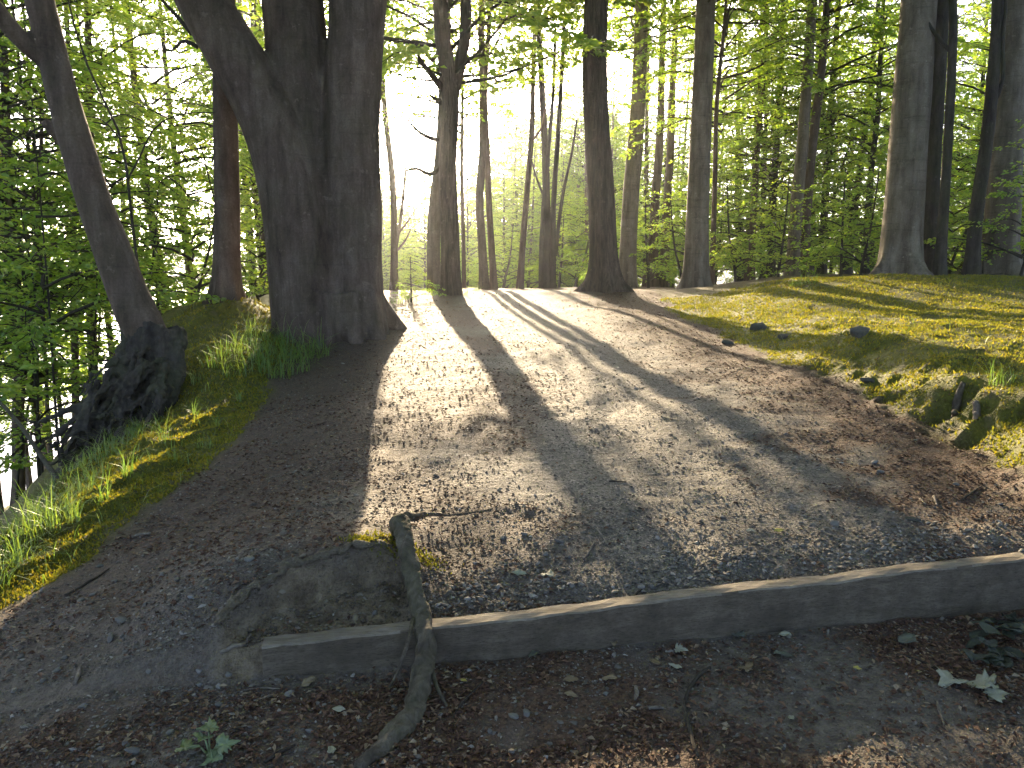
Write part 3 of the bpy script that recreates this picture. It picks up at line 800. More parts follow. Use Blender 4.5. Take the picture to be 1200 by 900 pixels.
make_tree("twin_tree", "thicker pale pole of the twin poles leaning away from the sunlit beech", None, 929, 22, pts=[(932, 260), (940, 170), (946, 90), (951, 20)], w=13.5, bark=M_PALE, crown='B', cvar=1, cz=1.5, height=15)
make_tree("twin_tree", "narrower grey pole of the twin poles leaning away from the sunlit beech", None, 941, 22.6, pts=[(944, 260), (952, 170), (962, 90), (968, 20)], w=11, bark=M_BEECH, crown='B', cvar=2, cz=2.0, height=14)
make_tree("slender_tree", "dark ragged trunk behind the twin poles with upswept limbs", None, 963, 26, pts=[(966, 250), (971, 180), (975, 110), (980, 40)], w=9, bark=M_DARK, crown='A', cvar=2, cz=1.8, height=12, extra=[([(968, 250), (980, 220), (986, 190), (992, 165)], (4, 2)), ([(972, 180), (966, 140), (968, 110)], (4, 2))])
make_tree("slender_tree", "dark slim trunk by the broad-footed beech, on the twin poles' side", None, 1013, 24, pts=[(1017, 250), (1022, 190), (1028, 140), (1032, 60)], w=7, bark=M_DARK, crown='A', cvar=0, cz=2.2, height=12)
make_tree("beech_tree", "large tan beech with broad flaring foot at the top of the mossy bank", None, 1054, 15.0, pts=[(1058, 260), (1064, 180), (1070, 100), (1077, 0), (1082, -80)], w=40, bark=M_PALE, crown='C', cvar=0, cz=0, height=18, flare=0.85, fh=0.42, nl=4)
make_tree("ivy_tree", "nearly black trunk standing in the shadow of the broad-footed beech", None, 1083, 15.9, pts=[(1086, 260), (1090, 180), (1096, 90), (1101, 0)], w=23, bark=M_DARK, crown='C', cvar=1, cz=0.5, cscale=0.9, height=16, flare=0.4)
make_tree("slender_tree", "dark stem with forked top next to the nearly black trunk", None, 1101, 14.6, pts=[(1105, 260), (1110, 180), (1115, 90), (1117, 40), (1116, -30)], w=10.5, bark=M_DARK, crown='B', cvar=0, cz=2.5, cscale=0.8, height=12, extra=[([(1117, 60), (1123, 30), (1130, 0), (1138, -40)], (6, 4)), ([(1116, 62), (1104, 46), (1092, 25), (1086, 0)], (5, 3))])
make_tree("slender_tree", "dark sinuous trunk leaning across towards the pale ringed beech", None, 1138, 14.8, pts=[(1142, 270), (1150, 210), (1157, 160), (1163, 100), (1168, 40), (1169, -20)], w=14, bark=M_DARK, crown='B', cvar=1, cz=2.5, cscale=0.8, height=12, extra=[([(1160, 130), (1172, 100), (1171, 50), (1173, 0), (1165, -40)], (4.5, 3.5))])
make_tree("beech_tree", "thick pale grey beech with ring scars beyond the brushwood heap", None, 1170, 16.0, pts=[(1174, 260), (1178, 180), (1184, 90), (1189, 0)], w=34, bark=M_PALE, crown='C', cvar=1, cz=0, height=17, flare=0.5)
make_tree("slender_tree", "thin straight stem in the gap between the forked tree and the close pair", None, 544, 24, pts=[(543, 280), (541, 200), (542, 100), (540, 0)], w=4.5, bark=M_BEECH, height=15, crown='B', cvar=2, cz=1.7, cscale=1.0, flare=0.2)
# behind the bright gap
make_tree("slender_tree", "hazy forked trunk with dead side limbs seen past the three-stemmed beech", None, 462, 25, pts=[(462, 280), (461, 230), (458, 190), (453, 150), (448, 90)], w=8, bark=M_BEECH, height=13, crown='B', cvar=0, cz=3.2, extra=[([(462, 300), (470, 250), (474, 210), (476, 180)], (5, 2)), ([(466, 275), (480, 255), (488, 240)], (3, 1.2)), ([(463, 296), (476, 282), (484, 268)], (3, 1.2))])
# the slope to the left
make_tree("slender_tree", "forked grey-green trunk rising from the slope below the grassy bank", None, 22, 15, pts=[(22, 560), (21, 480), (24, 410), (16, 340), (10, 250), (6, 100)], w=13, bark=M_BEECH, height=15, crown='B', cvar=0, cz=2.0, extra=[([(24, 420), (32, 380), (38, 320), (44, 230), (46, 120)], (8, 4))])
make_tree("slender_tree", "hazy grey pole on the slope nearest the leaning tree's roots", None, 112, 19, pts=[(111, 480), (108, 400), (106, 320), (106, 200), (104, 60)], w=11, bark=M_BEECH, height=16, crown='B', cvar=1, cz=3.0)
make_tree("slender_tree", "straight hazy pole standing second out from the leaning tree's roots", None, 89, 19, pts=[(89, 500), (88, 420), (86, 320), (84, 160)], w=8.5, bark=M_BEECH, height=15, crown='A', cvar=0, cz=4.0)
for (p_, yy, w_, c_, v_) in ((78, 16, 5, 'A', 3), (62, 17, 4.5, None, 0), (50, 14, 5, 'A', 1), (200, 22, 11, 'A', 2), (180, 24, 6, None, 0), (140, 26, 7, 'A', 0), (36, 24, 6, 'A', 3), (310, 27, 9, 'A', 1), (232, 26, 8, 'B', 0), (-30, 18, 12, 'A', 2), (-70, 13, 12, 'B', 1), (160, 34, 9, 'A', 1), (60, 36, 10, 'A', 0), (300, 38, 9, 'B', 2), (330, 32, 8, 'A', 3), (0, 30, 8, 'A', 1), (110, 44, 9, 'B', 1), (230, 44, 9, 'A', 2)):
    make_tree("slender_tree", "slender tree rising from the steep wooded slope beyond the bank edge", G_SLOPE, p_, yy, w=w_, bark=M_BEECH, crown=c_, cvar=v_, cz=2.5, height=14)
make_tree("sapling", "wiry dark sapling with crooked stem right behind the leaning trunk", None, 165, 9.6, pts=[(163, 330), (155, 260), (150, 215), (143, 165), (128, 130), (110, 95), (100, 70)], w=3.6, bark=M_DARK, height=5.5, crown=None, flare=0.1, extra=[([(150, 210), (165, 180), (180, 150), (196, 138), (215, 132), (250, 131)], (2.4, 1.2)), ([(143, 165), (120, 140), (95, 140), (60, 140)], (1.8, 0.8)), ([(196, 138), (175, 128), (150, 118)], (1.8, 0.8))], cat="sapling")
make_tree("sapling", "thin double-stemmed sapling on the slope before the hazy poles", None, 46, 12.0, pts=[(44, 420), (42, 360), (36, 310), (30, 280)], w=3.5, bark=M_DARK, height=5, crown='S', cvar=1, cz=1.0, flare=0.1, extra=[([(42, 370), (46, 330), (48, 300)], (2.5, 1.5))], cat="sapling")

# young understorey beeches: low leafy crowns at the back of the clearing and on both sides
sap = [(862, 20.5, 0, 0.8), (912, 19.5, 1, 0.7), (985, 19.0, 2, 0.75), (1008, 17.5, 0, 0.7), (1112, 17.0, 1, 0.8), (1150, 17.5, 2, 0.8), (1196, 14.6, 0, 0.75), (760, 24, 1, 0.9), (800, 22.5, 2, 0.8), (1215, 18, 1, 1.0), (674, 27, 0, 0.8), (655, 30, 2, 0.8), (590, 30, 1, 0.7), (1090, 19, 2, 0.9), (1040, 22, 1, 0.9), (946, 24, 0, 0.9), (838, 26, 2, 0.9), (728, 28, 0, 0.9)]
for (p_, yy, v_, s_) in sap:
    make_tree("beech_sapling", "leafy young beech filling the gaps between the trunks beyond the clearing", "young beeches behind the clearing", p_, yy, w=3.0, bark=M_DARK, crown='S', cvar=v_, cscale=s_, height=3.6 * s_, flare=0.1, cat="sapling")
for (p_, yy, v_, s_, dz) in ((230, 13.0, 0, 0.9, 0), (305, 14.0, 1, 0.8, 0), (150, 13.0, 2, 1.0, 1.0), (70, 10.5, 0, 1.0, 1.5), (-10, 9.5, 1, 1.0, 1.8), (110, 15.5, 1, 1.1, 2.0), (190, 17.5, 0, 1.1, 1.0), (20, 13.0, 2, 1.1, 2.2), (60, 20.0, 2, 1.2, 3.5), (50, 12, 1, 0.85, 0.3), (90, 13, 0, 0.9, 0.5), (5, 12.5, 1, 0.9, 0.6), (258, 19, 2, 1.0, 1.0), (322, 20, 0, 1.0, 0.6)):
    make_tree("beech_sapling", "leafy young beech rooted on the slope falling away from the bank", "young beeches on the slope", p_, yy, w=3.0, bark=M_DARK, crown='S', cvar=v_, cscale=s_, cz=dz, height=3.6 * s_ + dz, flare=0.1, cat="sapling")
make_tree("beech_sapling", "low sunlit spray of bright leaves beside the foot of the forked tree", None, 482, 15.2, w=2.0, bark=M_DARK, crown='S', cvar=1, cscale=0.28, height=0.9, flare=0.1, cat="sapling")

# filler wood beyond: trees stand on the ground, none in the open glade the sun shines through
rg = np.random.default_rng(99)
placed = []
def glade(x, y, rad):
    a = -0.1495
    xl = -1.4 + a * (y - 4); xr = 6.0 + a * (y - 10)
    return (xl - rad) < x < (xr + rad)
cnt = 0
for tries in range(2500):
    y = rg.uniform(23, 46); px = rg.uniform(300, 1300)
    x = (px - 600) / F * y
    if x < x_edge(np.array([y]))[0] + 0.5 and px > 560: continue
    key = rg.choice(['A', 'B', 'A'])
    rad = 3.0 if y < 36 else 1.8
    if glade(x, y, rad): continue
    if any((x - a) ** 2 + (y - b) ** 2 < 3.2 ** 2 for a, b in placed): continue
    placed.append((x, y)); cnt += 1
    make_tree("slender_tree", "slender trunk deep in the sunlit wood beyond the clearing", G_WOOD, 0, 0, base_xy=(x, y), w=F / y * rg.uniform(0.14, 0.34), bark=[M_BEECH, M_DARK, M_PALE][int(rg.integers(0, 3))], crown=str(key), cvar=int(rg.integers(0, 4)), cz=rg.uniform(-0.5, 1.0), cscale=rg.uniform(0.75, 1.0), height=12, rings=14)
    if cnt >= 52: break
# trees closing the end of the glade: low ones under the sun's path, taller ones beside it
for i in range(16):
    y = rg.uniform(44, 58); px = 415 + 195 * (i + rg.uniform(0, 1)) / 16
    make_tree("slender_tree", "low bushy tree closing the end of the sunlit glade", "low trees at the end of the glade", 0, 0, base_xy=((px - 600) / F * y, y), w=F / y * 0.15, bark=M_DARK, crown='A', cvar=i, cz=-0.3, cscale=rg.uniform(0.85, 1.08), height=8, rings=12)
for i in range(34):
    y = rg.uniform(48, 74); px = 580 + 175 * (i + rg.uniform(0, 1)) / 34
    make_tree("slender_tree", "tall tree standing far off between the many-stemmed clump and the stout ridged tree", "far trees beyond the glade", 0, 0, base_xy=((px - 600) / F * y, y), w=F / y * rg.uniform(0.15, 0.3), bark=M_BEECH, crown=['A', 'B'][i % 2], cvar=i, cz=rg.uniform(-0.5, 1.0), cscale=rg.uniform(0.95, 1.2), height=13, rings=12)
for i in range(22):
    y = rg.uniform(66, 88); px = 410 + 200 * (i + rg.uniform(0, 1)) / 22
    make_tree("slender_tree", "tall hazy tree on the falling ground past the end of the glade", "hazy trees past the glade", 0, 0, base_xy=((px - 600) / F * y, y), w=F / y * rg.uniform(0.15, 0.3), bark=M_BEECH, crown='A', cvar=i, cz=rg.uniform(0, 2.5), cscale=rg.uniform(1.2, 1.6), height=15, rings=12)
for i in range(18):
    y = rg.uniform(29, 48); px = 770 + 520 * (i + rg.uniform(0, 1)) / 18
    make_tree("slender_tree", "slender trunk deep in the sunlit wood beyond the clearing", G_WOOD, 0, 0, base_xy=((px - 600) / F * y, y), w=F / y * rg.uniform(0.12, 0.28), bark=[M_DARK, M_BEECH][i % 2], crown='A', cvar=i, cz=rg.uniform(-0.3, 0.8), cscale=rg.uniform(0.85, 1.05), height=12, rings=12)
for i in range(8):
    y = rg.uniform(35, 44); px = 588 + 112 * (i + rg.uniform(0, 1)) / 8
    make_tree("slender_tree", "bushy tree of middle height behind the many-stemmed clump", "bushy trees behind the clump", 0, 0, base_xy=((px - 600) / F * y, y), w=F / y * rg.uniform(0.12, 0.2), bark=M_DARK, crown='A', cvar=i + 1, cz=-0.4, cscale=rg.uniform(0.72, 0.84), height=7, rings=12)
# the wood goes on behind and beside the viewpoint
for i, (x_, y_, c_, v_) in enumerate(((-6.5, -8, 'C', 0), (2.5, -9, 'C', 1), (7.5, -5, 'C', 0), (9.5, 3.0, 'C', 1), (-2.5, -15, 'B', 1), (8, -14, 'B', 0), (13, -3, 'B', 0), (12, 7, 'C', 0), (-11, 1, 'B', 1), (15, 9, 'A', 0))):
    make_tree("beech_tree", "grey beech growing behind the place where the path starts to climb", "beeches around the foot of the climb", 0, 0, base_xy=(x_, y_), w=F * 0.5 / max(abs(y_), 0.1) if y_ > 0 else 0, bark=M_BEECH, crown=c_, cvar=v_, cz=-1.0 if c_ == 'C' else 0.0, height=16, rings=16)
print("filler trees", cnt)

# ------------------------------------------------------------------ timber edging and the root over it
def timber():
    x0, x1 = -0.915, 3.25
    root_me = None
    n = 60
    xs = np.linspace(x0, x1, n)
    fy = yb(xs) + 0.006 * noise2(xs * 2.2, xs * 0, 4)
    top = 0.122 + 0.0375 * (xs - x0) + 0.005 * noise2(xs * 3.0, xs * 0 + 5, 6)
    prof = [(0.0, -0.30), (0.0, -0.007), (0.006, 0.0), (0.034, 0.003), (0.074, 0.0), (0.082, -0.008), (0.082, -0.30)]
    V = []
    for i in range(n):
        for (a, b) in prof:
            V.append((xs[i] - 0.17 * a, fy[i] + a + 0.002 * math.sin(i * 2.1 + b * 40), top[i] + b + 0.0025 * math.sin(i * 1.7 + a * 90)))
    V = np.array(V); m = len(prof)
    Q = [(i * m + j, (i + 1) * m + j, (i + 1) * m + j + 1, i * m + j + 1) for i in range(n - 1) for j in range(m - 1)]
    Q += [(i * m + m - 1, (i + 1) * m + m - 1, (i + 1) * m, i * m) for i in range(n - 1)]
    c0, c1 = len(V), len(V) + 1
    V = np.vstack([V, V[:m].mean(0), V[-m:].mean(0)])
    T = [(j, (j + 1) % m, c0) for j in range(m)] + [((n - 1) * m + (j + 1) % m, (n - 1) * m + j, c1) for j in range(m)]
    me = mesh_np("timber_edging", V, Q, T, False, (M_TIMBER, M_TIMBER_LIT))
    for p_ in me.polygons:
        if p_.normal.z > 0.6: p_.material_index = 1  # upward faces take the wood with painted-in light
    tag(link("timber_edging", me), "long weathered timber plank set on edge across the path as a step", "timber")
timber()

def earth_lip():
    """the crusted rim of earth overhanging the eroded hollow"""
    rim = np.array([(-1.12, 2.60), (-1.06, 2.72), (-0.96, 2.84), (-0.80, 2.97), (-0.62, 3.07), (-0.52, 3.13)])
    P = smoothpath(np.column_stack([rim, np.zeros(len(rim))]), 60)
    P[:, 0] += 0.02 * noise2(np.arange(60) * 0.35, np.zeros(60), 3); P[:, 1] += 0.02 * noise2(np.arange(60) * 0.3, np.ones(60), 4) - 0.012
    back = H(P[:, 0] - 0.03, P[:, 1] + 0.07)
    P[:, 2] = back - 0.004
    r = 0.012 * (1 + 0.7 * noise2(np.arange(60) * 0.6, np.zeros(60), 5)); r[:5] *= np.linspace(0.2, 1, 5); r[-5:] *= np.linspace(1, 0.2, 5)
    lob = 1 + 0.35 * noise2(np.arange(60)[:, None] * 0.8 + np.arange(10)[None] * 3.7, np.arange(10)[None] * 1.3 + 0 * np.arange(60)[:, None], 6)
    mb = MB(); mb.tube(P, r * 1.25, 10, lob)
    me = mb.mesh("earth_lip", M_GROUND)
    ca = me.color_attributes.new("mask", 'FLOAT_COLOR', 'POINT')
    n = len(me.vertices); ca.data.foreach_set("color", np.tile(np.array([0.15, 0.5, 0.35, 0.0], np.float32), n))
    link("earth_lip", me, bpy.data.objects["path"])
earth_lip()

def polytube(name, pts, radii, mat, label=None, cat=None, group=None, lift=0.0, nseg=8, n=18, wob=0.1, dist=None, seed=0, sink=None):
    """a stick or root lying on the ground along picture points"""
    q = []
    for i, p in enumerate(pts):
        g = ground(p[0], p[1]) if len(p) == 2 else at(p[0], p[1], p[2])
        q.append(g)
    q = np.array(q)
    PR = smoothpath(np.column_stack([q, radii]), n)
    if len(pts[0]) == 2:
        PR[:, 2] = H(PR[:, 0], PR[:, 1]) + PR[:, 3] * 0.6 + lift
    th_ = np.arange(nseg) / nseg * 6.283
    qq = np.stack([np.cos(th_)[None] * 1.3 + 0 * PR[:, :1], np.sin(th_)[None] * 1.3 + 0 * PR[:, :1], np.linspace(0, n * 0.45, n)[:, None] + 0 * th_[None]], -1).reshape(-1, 3)
    lob = 1 + wob * (noise3(qq + seed, 5) + 0.7 * noise3(qq * 2.3 + seed, 6)).reshape(n, nseg)
    mb = MB(); mb.tube(PR[:, :3], PR[:, 3], nseg, lob)
    me = mb.mesh(name, mat)
    if label:
        return tag(link(name, me), label, cat, group)
    return me

def big_root():
    pts = [(474, 594, 3.40, .026), (468, 606, 3.26, .040), (474, 628, 3.12, .038), (481, 660, 2.98, .035), (489, 695, 2.84, .034), (496, 728, 2.70, .037), (498, 752, 2.60, .040), (497, 782, 2.50, .039), (492, 812, 2.40, .042), (484, 845, 2.30, .044), (466, 876, 2.22, .042), (446, 905, 2.15, .036), (420, 940, 2.06, .025)]
    q = np.array([np.append(at(a, b, c), r) for a, b, c, r in pts])
    n, nseg = 110, 20
    PR = smoothpath(q, n)
    PR[:, 2] = np.maximum(PR[:, 2], H(PR[:, 0], PR[:, 1]) + 0.005)
    g_ = H(PR[:, 0], PR[:, 1]); PR[:12, 2] = np.minimum(PR[:12, 2], g_[:12] + np.linspace(-0.05, 0.045, 12))
    th_ = np.arange(nseg) / nseg * 6.283
    L_ = np.linspace(0, 14, n)
    qq = np.stack([np.cos(th_)[None] * 1.1 + 0 * PR[:, :1], np.sin(th_)[None] * 1.1 + 0 * PR[:, :1], L_[:, None] + 0 * th_[None]], -1).reshape(-1, 3)
    lob = 1 + (0.20 * noise3(qq, 5) + 0.16 * noise3(qq * 2.4, 6) + 0.09 * noise3(qq * np.array([5, 5, 2.0]), 7)).reshape(n, nseg)
    lob += 0.16 * np.exp(-((L_ - 2.2) / 1.6) ** 2)[:, None] * np.abs(np.sin(L_ * 5.2 + 0.4))[:, None]
    mb = MB(); mb.tube(PR[:, :3], PR[:, 3] * 0.86, nseg, lob)
    T_ = np.gradient(PR[:, :3], axis=0); T_ /= np.linalg.norm(T_, axis=1)[:, None]
    A_ = np.cross(T_, np.array([1.0, 0, 0])); A_ /= np.linalg.norm(A_, axis=1)[:, None]; B_ = np.cross(T_, A_)
    for k, (ph, tw, a0, a1, rr_) in enumerate(((0.3, 0.55, 6, 92, .40), (2.6, 0.45, 14, 104, .36), (4.3, 0.62, 2, 60, .42), (5.4, 0.4, 40, 109, .38))):
        sl = slice(a0, a1); ang = ph + tw * L_[sl] + 0.5 * np.sin(L_[sl] * 1.3 + k)
        c_ = PR[sl, :3] + (np.cos(ang)[:, None] * A_[sl] + np.sin(ang)[:, None] * B_[sl]) * (PR[sl, 3:4] * 0.80)
        rad = PR[sl, 3] * rr_ * (1 + 0.35 * noise2(L_[sl] * 2.2, L_[sl] * 0 + k, 12)) * np.minimum(1, np.minimum(np.arange(a1 - a0) + 1, (a1 - a0) - np.arange(a1 - a0)) / 8.0)
        mb.tube(c_, rad, 9)
    rm_ = remesh(mb.mesh("tree_root", M_ROOT), 0.0065, 1)
    displace(rm_, lambda c: 0.0045 * noise3(c * 38, 4) - 0.006 * np.abs(noise3(c * 17, 5)) + 0.0022 * noise3(c * 90, 6))
    root = link("tree_root", rm_)
    tag(root, "thick gnarled tree root crawling down over the timber plank", "root")
    for k, pts2 in enumerate(([(484, 726, 2.70), (474, 765, 2.52), (465, 790, 2.47), (456, 806, 2.45)], [(505, 780, 2.50), (512, 805, 2.44), (524, 828, 2.37)])):
        qs = np.array([at(*p) for p in pts2]); qs[:, 2] = np.maximum(qs[:, 2], H(qs[:, 0], qs[:, 1]) + 0.004)
        m2 = MB(); m2.tube(smoothpath(qs, 12), np.linspace(0.010, 0.005, 12), 7)
        link("rootlet", m2.mesh("rootlet", M_ROOT), root)
big_root()
polytube("surface_root", [(476, 607), (495, 603), (520, 604), (550, 602), (574, 598), (590, 589)], [.026, .014, .010, .009, .008, .003], M_ROOT, "shallow root ridge running into the gravel from the gnarled root's top", "root", lift=-0.009, seed=4, n=40, wob=0.25)

# ------------------------------------------------------------------ loose things on the ground: twigs, leaves, stones
sticks = [
    ([(832, 785), (817, 797), (806, 815), (802, 832), (806, 850), (812, 872), (818, 890)], .007, M_TWIG, "long curved twig lying on the bare earth in front of the timber plank", None),
    ([(667, 575), (674, 581), (674, 590)], .006, M_PALETWIG, "small pale hooked twig on the gravel", None),
    ([(685, 615), (700, 624), (712, 640)], .005, M_PALETWIG, "thin pale twig arching over the shaded gravel", None),
    ([(697, 637), (691, 648), (685, 657)], .005, M_PALETWIG, "short pale twig propped on the gravel beside the arching one", None),
    ([(566, 803), (550, 818), (538, 832), (530, 846)], .005, M_TWIG, "thin dark twig lying between the gnarled root and the flat leaves", None),
    ([(1098, 824), (1101, 838), (1106, 852)], .005, M_PALETWIG, "short brown twig below the pale lobed leaves", None),
    ([(1050, 768), (1075, 776), (1105, 788)], .004, M_TWIG, "thin dark twig touching the pale lobed leaf", None),
    ([(714, 565), (734, 566)], .006, M_TWIG, "short dark stick lying across the shaded path", None),
    ([(155, 632), (166, 628), (177, 626)], .008, M_PALETWIG, "pale stick on the bare slope below the grassy bank", None),
    ([(88, 803), (92, 793), (95, 784)], .007, M_PALETWIG, "short pale stick upright against the stones of the bare slope", None),
    ([(76, 700), (95, 690), (128, 668)], .006, M_TWIG, "long thin dark twig on the dark slope below the grassy bank", None),
    ([(258, 772), (276, 760), (294, 746)], .009, M_PALETWIG, "pale split stick lying at the rim of the eroded hollow", None),
    ([(286, 812), (306, 809), (330, 809)], .004, M_PALETWIG, "straw-thin stalk lying at the end of the timber plank", None),
    ([(310, 896), (330, 884), (346, 876)], .006, M_TWIG, "dark twig between the pale seedling and the gnarled root", None),
    ([(1094, 584), (1098, 594)], .008, M_PALETWIG, "stubby pale twig on the gravel near the bank foot", None),
    ([(1078, 586), (1084, 592)], .007, M_PALETWIG, "small pale twig fragment beside the stubby one near the bank foot", None),
    ([(1128, 588), (1140, 578), (1150, 572)], .006, M_TWIG, "dark twig across the gravel below the hollowed bank", None),
    ([(740, 705), (748, 697), (756, 690)], .005, M_TWIG, "dark twig among the coarse gravel behind the plank", None),
    ([(760, 832), (768, 833), (778, 832)], .007, M_PALETWIG, "flat pale splinter on the bare earth in front of the plank", None),
    ([(745, 808), (746, 815), (744, 822)], .008, M_PALETWIG, "short pale bark strip pointing at the plank", None),
]
for k, (pts, r, m, lb, g) in enumerate(sticks):
    r = [r * 0.85] + [r] * (len(pts) - 2) + [r * 0.6]
    polytube("twig", pts, r, m, lb, "twig", g, lift=0.003, seed=k * 3, n=8 if len(pts) == 2 else 14, wob=0.14)

LOBED = [(0, 0), (.10, .16), (.30, .10), (.46, .20), (.40, .30), (.52, .44), (.34, .46), (.36, .60), (.20, .58), (.10, .78), (0, 1.0)]
def leaf_mesh(kind, mat, seed, curl=0.25):
    rg = np.random.default_rng(seed)
    if kind == 'lobed':
        half = LOBED
    else:
        half = [(0, 0), (.12, .12), (.24, .32), (.27, .5), (.22, .7), (.12, .88), (0, 1.0)]
    R_ = [(x, y) for x, y in half]; L_ = [(-x * rg.uniform(.85, 1.1), y) for x, y in half[-2:0:-1]]
    ring = np.array(R_ + L_); n = len(ring)
    mid = np.array([(0, y) for _, y in ring])
    inner = ring * 0.5 + mid * 0.5
    P2 = np.vstack([ring, inner, [(0, .45)]])
    P2[:, 1] -= 0.45
    ph = rg.uniform(0, 6.28)
    z = curl * (np.abs(P2[:, 0]) * rg.uniform(.5, 1.1) + 0.35 * np.sin(P2[:, 1] * 5 + ph) * 0.3) + 0.05 * rg.normal(0, 1, len(P2)) * (np.arange(len(P2)) < n)
    V = np.column_stack([P2, z])
    Q = [(i, (i + 1) % n, n + (i + 1) % n, n + i) for i in range(n)]
    T = [(n + i, n + (i + 1) % n, 2 * n) for i in range(n)]
    V2 = V - np.array([0, 0, 0.012])
    Q2 = [tuple(v + len(V) for v in q[::-1]) for q in Q]; T2 = [tuple(v + len(V) for v in t_[::-1]) for t_ in T]
    E = [(i, i + len(V), (i + 1) % n + len(V), (i + 1) % n) for i in range(n)]
    return mesh_np("leaf", np.vstack([V, V2]), Q + Q2 + E, T + T2, True, (mat,))

def put_flat(o, px, row, size, rz, tilt=0.0, lift=0.012, rg=None):
    g = ground(px, row)
    e = 0.03
    nx, ny = -(h1(g[0] + e, g[1]) - h1(g[0] - e, g[1])) / (2 * e), -(h1(g[0], g[1] + e) - h1(g[0], g[1] - e)) / (2 * e)
    nx, ny = np.clip(nx, -.5, .5), np.clip(ny, -.5, .5)
    nrm = Vector((nx + tilt * math.cos(rz), ny + tilt * math.sin(rz), 1)).normalized()
    from mathutils import Quaternion
    q = nrm.to_track_quat('Z', 'Y') @ Quaternion((0, 0, 1), rz)
    o.rotation_mode = 'QUATERNION'; o.rotation_quaternion = q
    o.location = (g[0], g[1], g[2] + lift)
    o.scale = (size, size, size)
    return g

leaves = [
    (1112, 802, 34, 'lobed', M_PALELEAF, "pale green lobed leaf lying flat on the earth, whole and star-like", None),
    (1148, 808, 36, 'lobed', M_PALELEAF, "crumpled pale lobed leaf next to the star-like one", None),
    (1167, 818, 28, 'lobed', M_PALELEAF, "pale lobed leaf with pointed tips overlapping the crumpled one", None),
    (1063, 754, 26, 'oval', M_DULLLEAF, "broad dull grey-green leaf flat on the earth near the plank", None),
    (642, 677, 19, 'oval', M_PALELEAF, "pale curled leaf standing among the gravel behind the plank", None),
    (607, 676, 15, 'oval', M_PALELEAF, "small pale folded leaf beside the curled one on the gravel", None),
    (719, 755, 17, 'oval', M_DRYLEAF, "orange-tan oval leaf just in front of the plank", None),
    (700, 756, 10, 'oval', M_DRYLEAF, "small tan leaf beside the orange-tan oval one", None),
    (688, 747, 15, 'oval', M_DULLLEAF, "grey-green leaf close under the plank", None),
    (625, 770, 15, 'oval', M_DULLLEAF, "dull brown-green leaf curled on the dark earth", None),
    (874, 787, 17, 'lobed', M_DRYLEAF, "small tan leaf with ragged lobes on the dark litter", None),
    (919, 747, 12, 'oval', M_PALELEAF, "small pale oval leaf on the dark litter under the plank", None),
    (919, 771, 19, 'oval', M_DULLLEAF, "dull round leaf on the dark litter", None),
    (864, 748, 16, 'lobed', M_DULLLEAF, "grey-green pointed leaf on the dark litter", None),
    (797, 765, 15, 'lobed', M_PALELEAF, "pale ragged leaf near the top of the long curved twig", None),
    (792, 785, 13, 'oval', M_PALELEAF, "pale rounded leaf beside the long curved twig", None),
    (768, 779, 13, 'oval', M_DRYLEAF, "tan crinkled leaf between the plank and the pale rounded leaf", None),
    (1004, 788, 8, 'oval', M_YELLOWLEAF, "tiny bright yellow leaf on the bare earth", None),
    (927, 846, 10, 'oval', M_PALELEAF, "tiny pale leaf on open bare earth", None),
    (544, 803, 8, 'oval', M_YELLOWLEAF, "tiny yellow leaf beside the thin dark twig", None),
    (668, 800, 15, 'oval', M_DRYLEAF, "narrow tan leaf rolled on the bare earth", None),
    (670, 819, 14, 'oval', M_DRYLEAF, "second narrow tan leaf rolled below the first", None),
    (715, 800, 15, 'oval', M_DRYLEAF, "light brown leaf on the reddish litter", None),
    (361, 803, 17, 'oval', M_DRYLEAF, "brown flat leaf against the end of the timber plank", None),
    (398, 836, 13, 'oval', M_PALELEAF, "small pale leaf on the reddish soil beside the gnarled root", None),
    (389, 884, 16, 'oval', M_PALELEAF, "pale narrow leaf on the soil near the gnarled root's lower end", None),
    (912, 625, 11, 'oval', M_YELLOWLEAF, "yellow-green leaf on the shaded gravel", None),
    (881, 626, 10, 'oval', M_PALELEAF, "pale leaf chip on the shaded gravel", None),
    (1142, 531, 10, 'oval', M_DRYLEAF, "tan leaf at the foot of the hollowed bank", None),
    (1180, 770, 18, 'oval', M_DULLLEAF, "grey oval leaf lying beyond the dark leaf heap", None),
]
for k, (px, row, s, kd, m, lb, g) in enumerate(leaves):
    gp = ground(px, row)
    o = link("fallen_leaf", leaf_mesh(kd, m, 50 + k, 0.35))
    put_flat(o, px, row, s / F * (gp[1] * CP + (CAMZ - gp[2]) * SP) * (1.25 if kd == 'oval' else 1.15), k * 2.1 + 0.4, 0.12, 0.012)
    tag(o, lb, "leaf", g)

def stone_mesh(seed, mat, sub=2, flat=0.6):
    import bmesh
    rg = np.random.default_rng(seed)
    bm = bmesh.new(); bmesh.ops.create_icosphere(bm, subdivisions=sub, radius=0.5)
    me = bpy.data.meshes.new("stone"); bm.to_mesh(me); bm.free()
    n = len(me.vertices); co = np.zeros(n * 3, np.float32); me.vertices.foreach_get("co", co); co = co.reshape(-1, 3).astype(float)
    for _ in range(11):                        # chip planar facets
        d = rg.normal(0, 1, 3); d /= np.linalg.norm(d); lim = rg.uniform(0.20, 0.36)
        k = co @ d; co -= np.outer(np.maximum(0, k - lim), d)
    co *= 1 + 0.16 * noise3(co * 4 + seed, 3)[:, None]
    co *= np.array([1, rg.uniform(.6, .9), flat * rg.uniform(.7, 1.2)])
    me.vertices.foreach_set("co", co.astype(np.float32).ravel())
    me.polygons.foreach_set("use_smooth", np.ones(len(me.polygons), bool))
    me.materials.append(mat); me.update(); return me

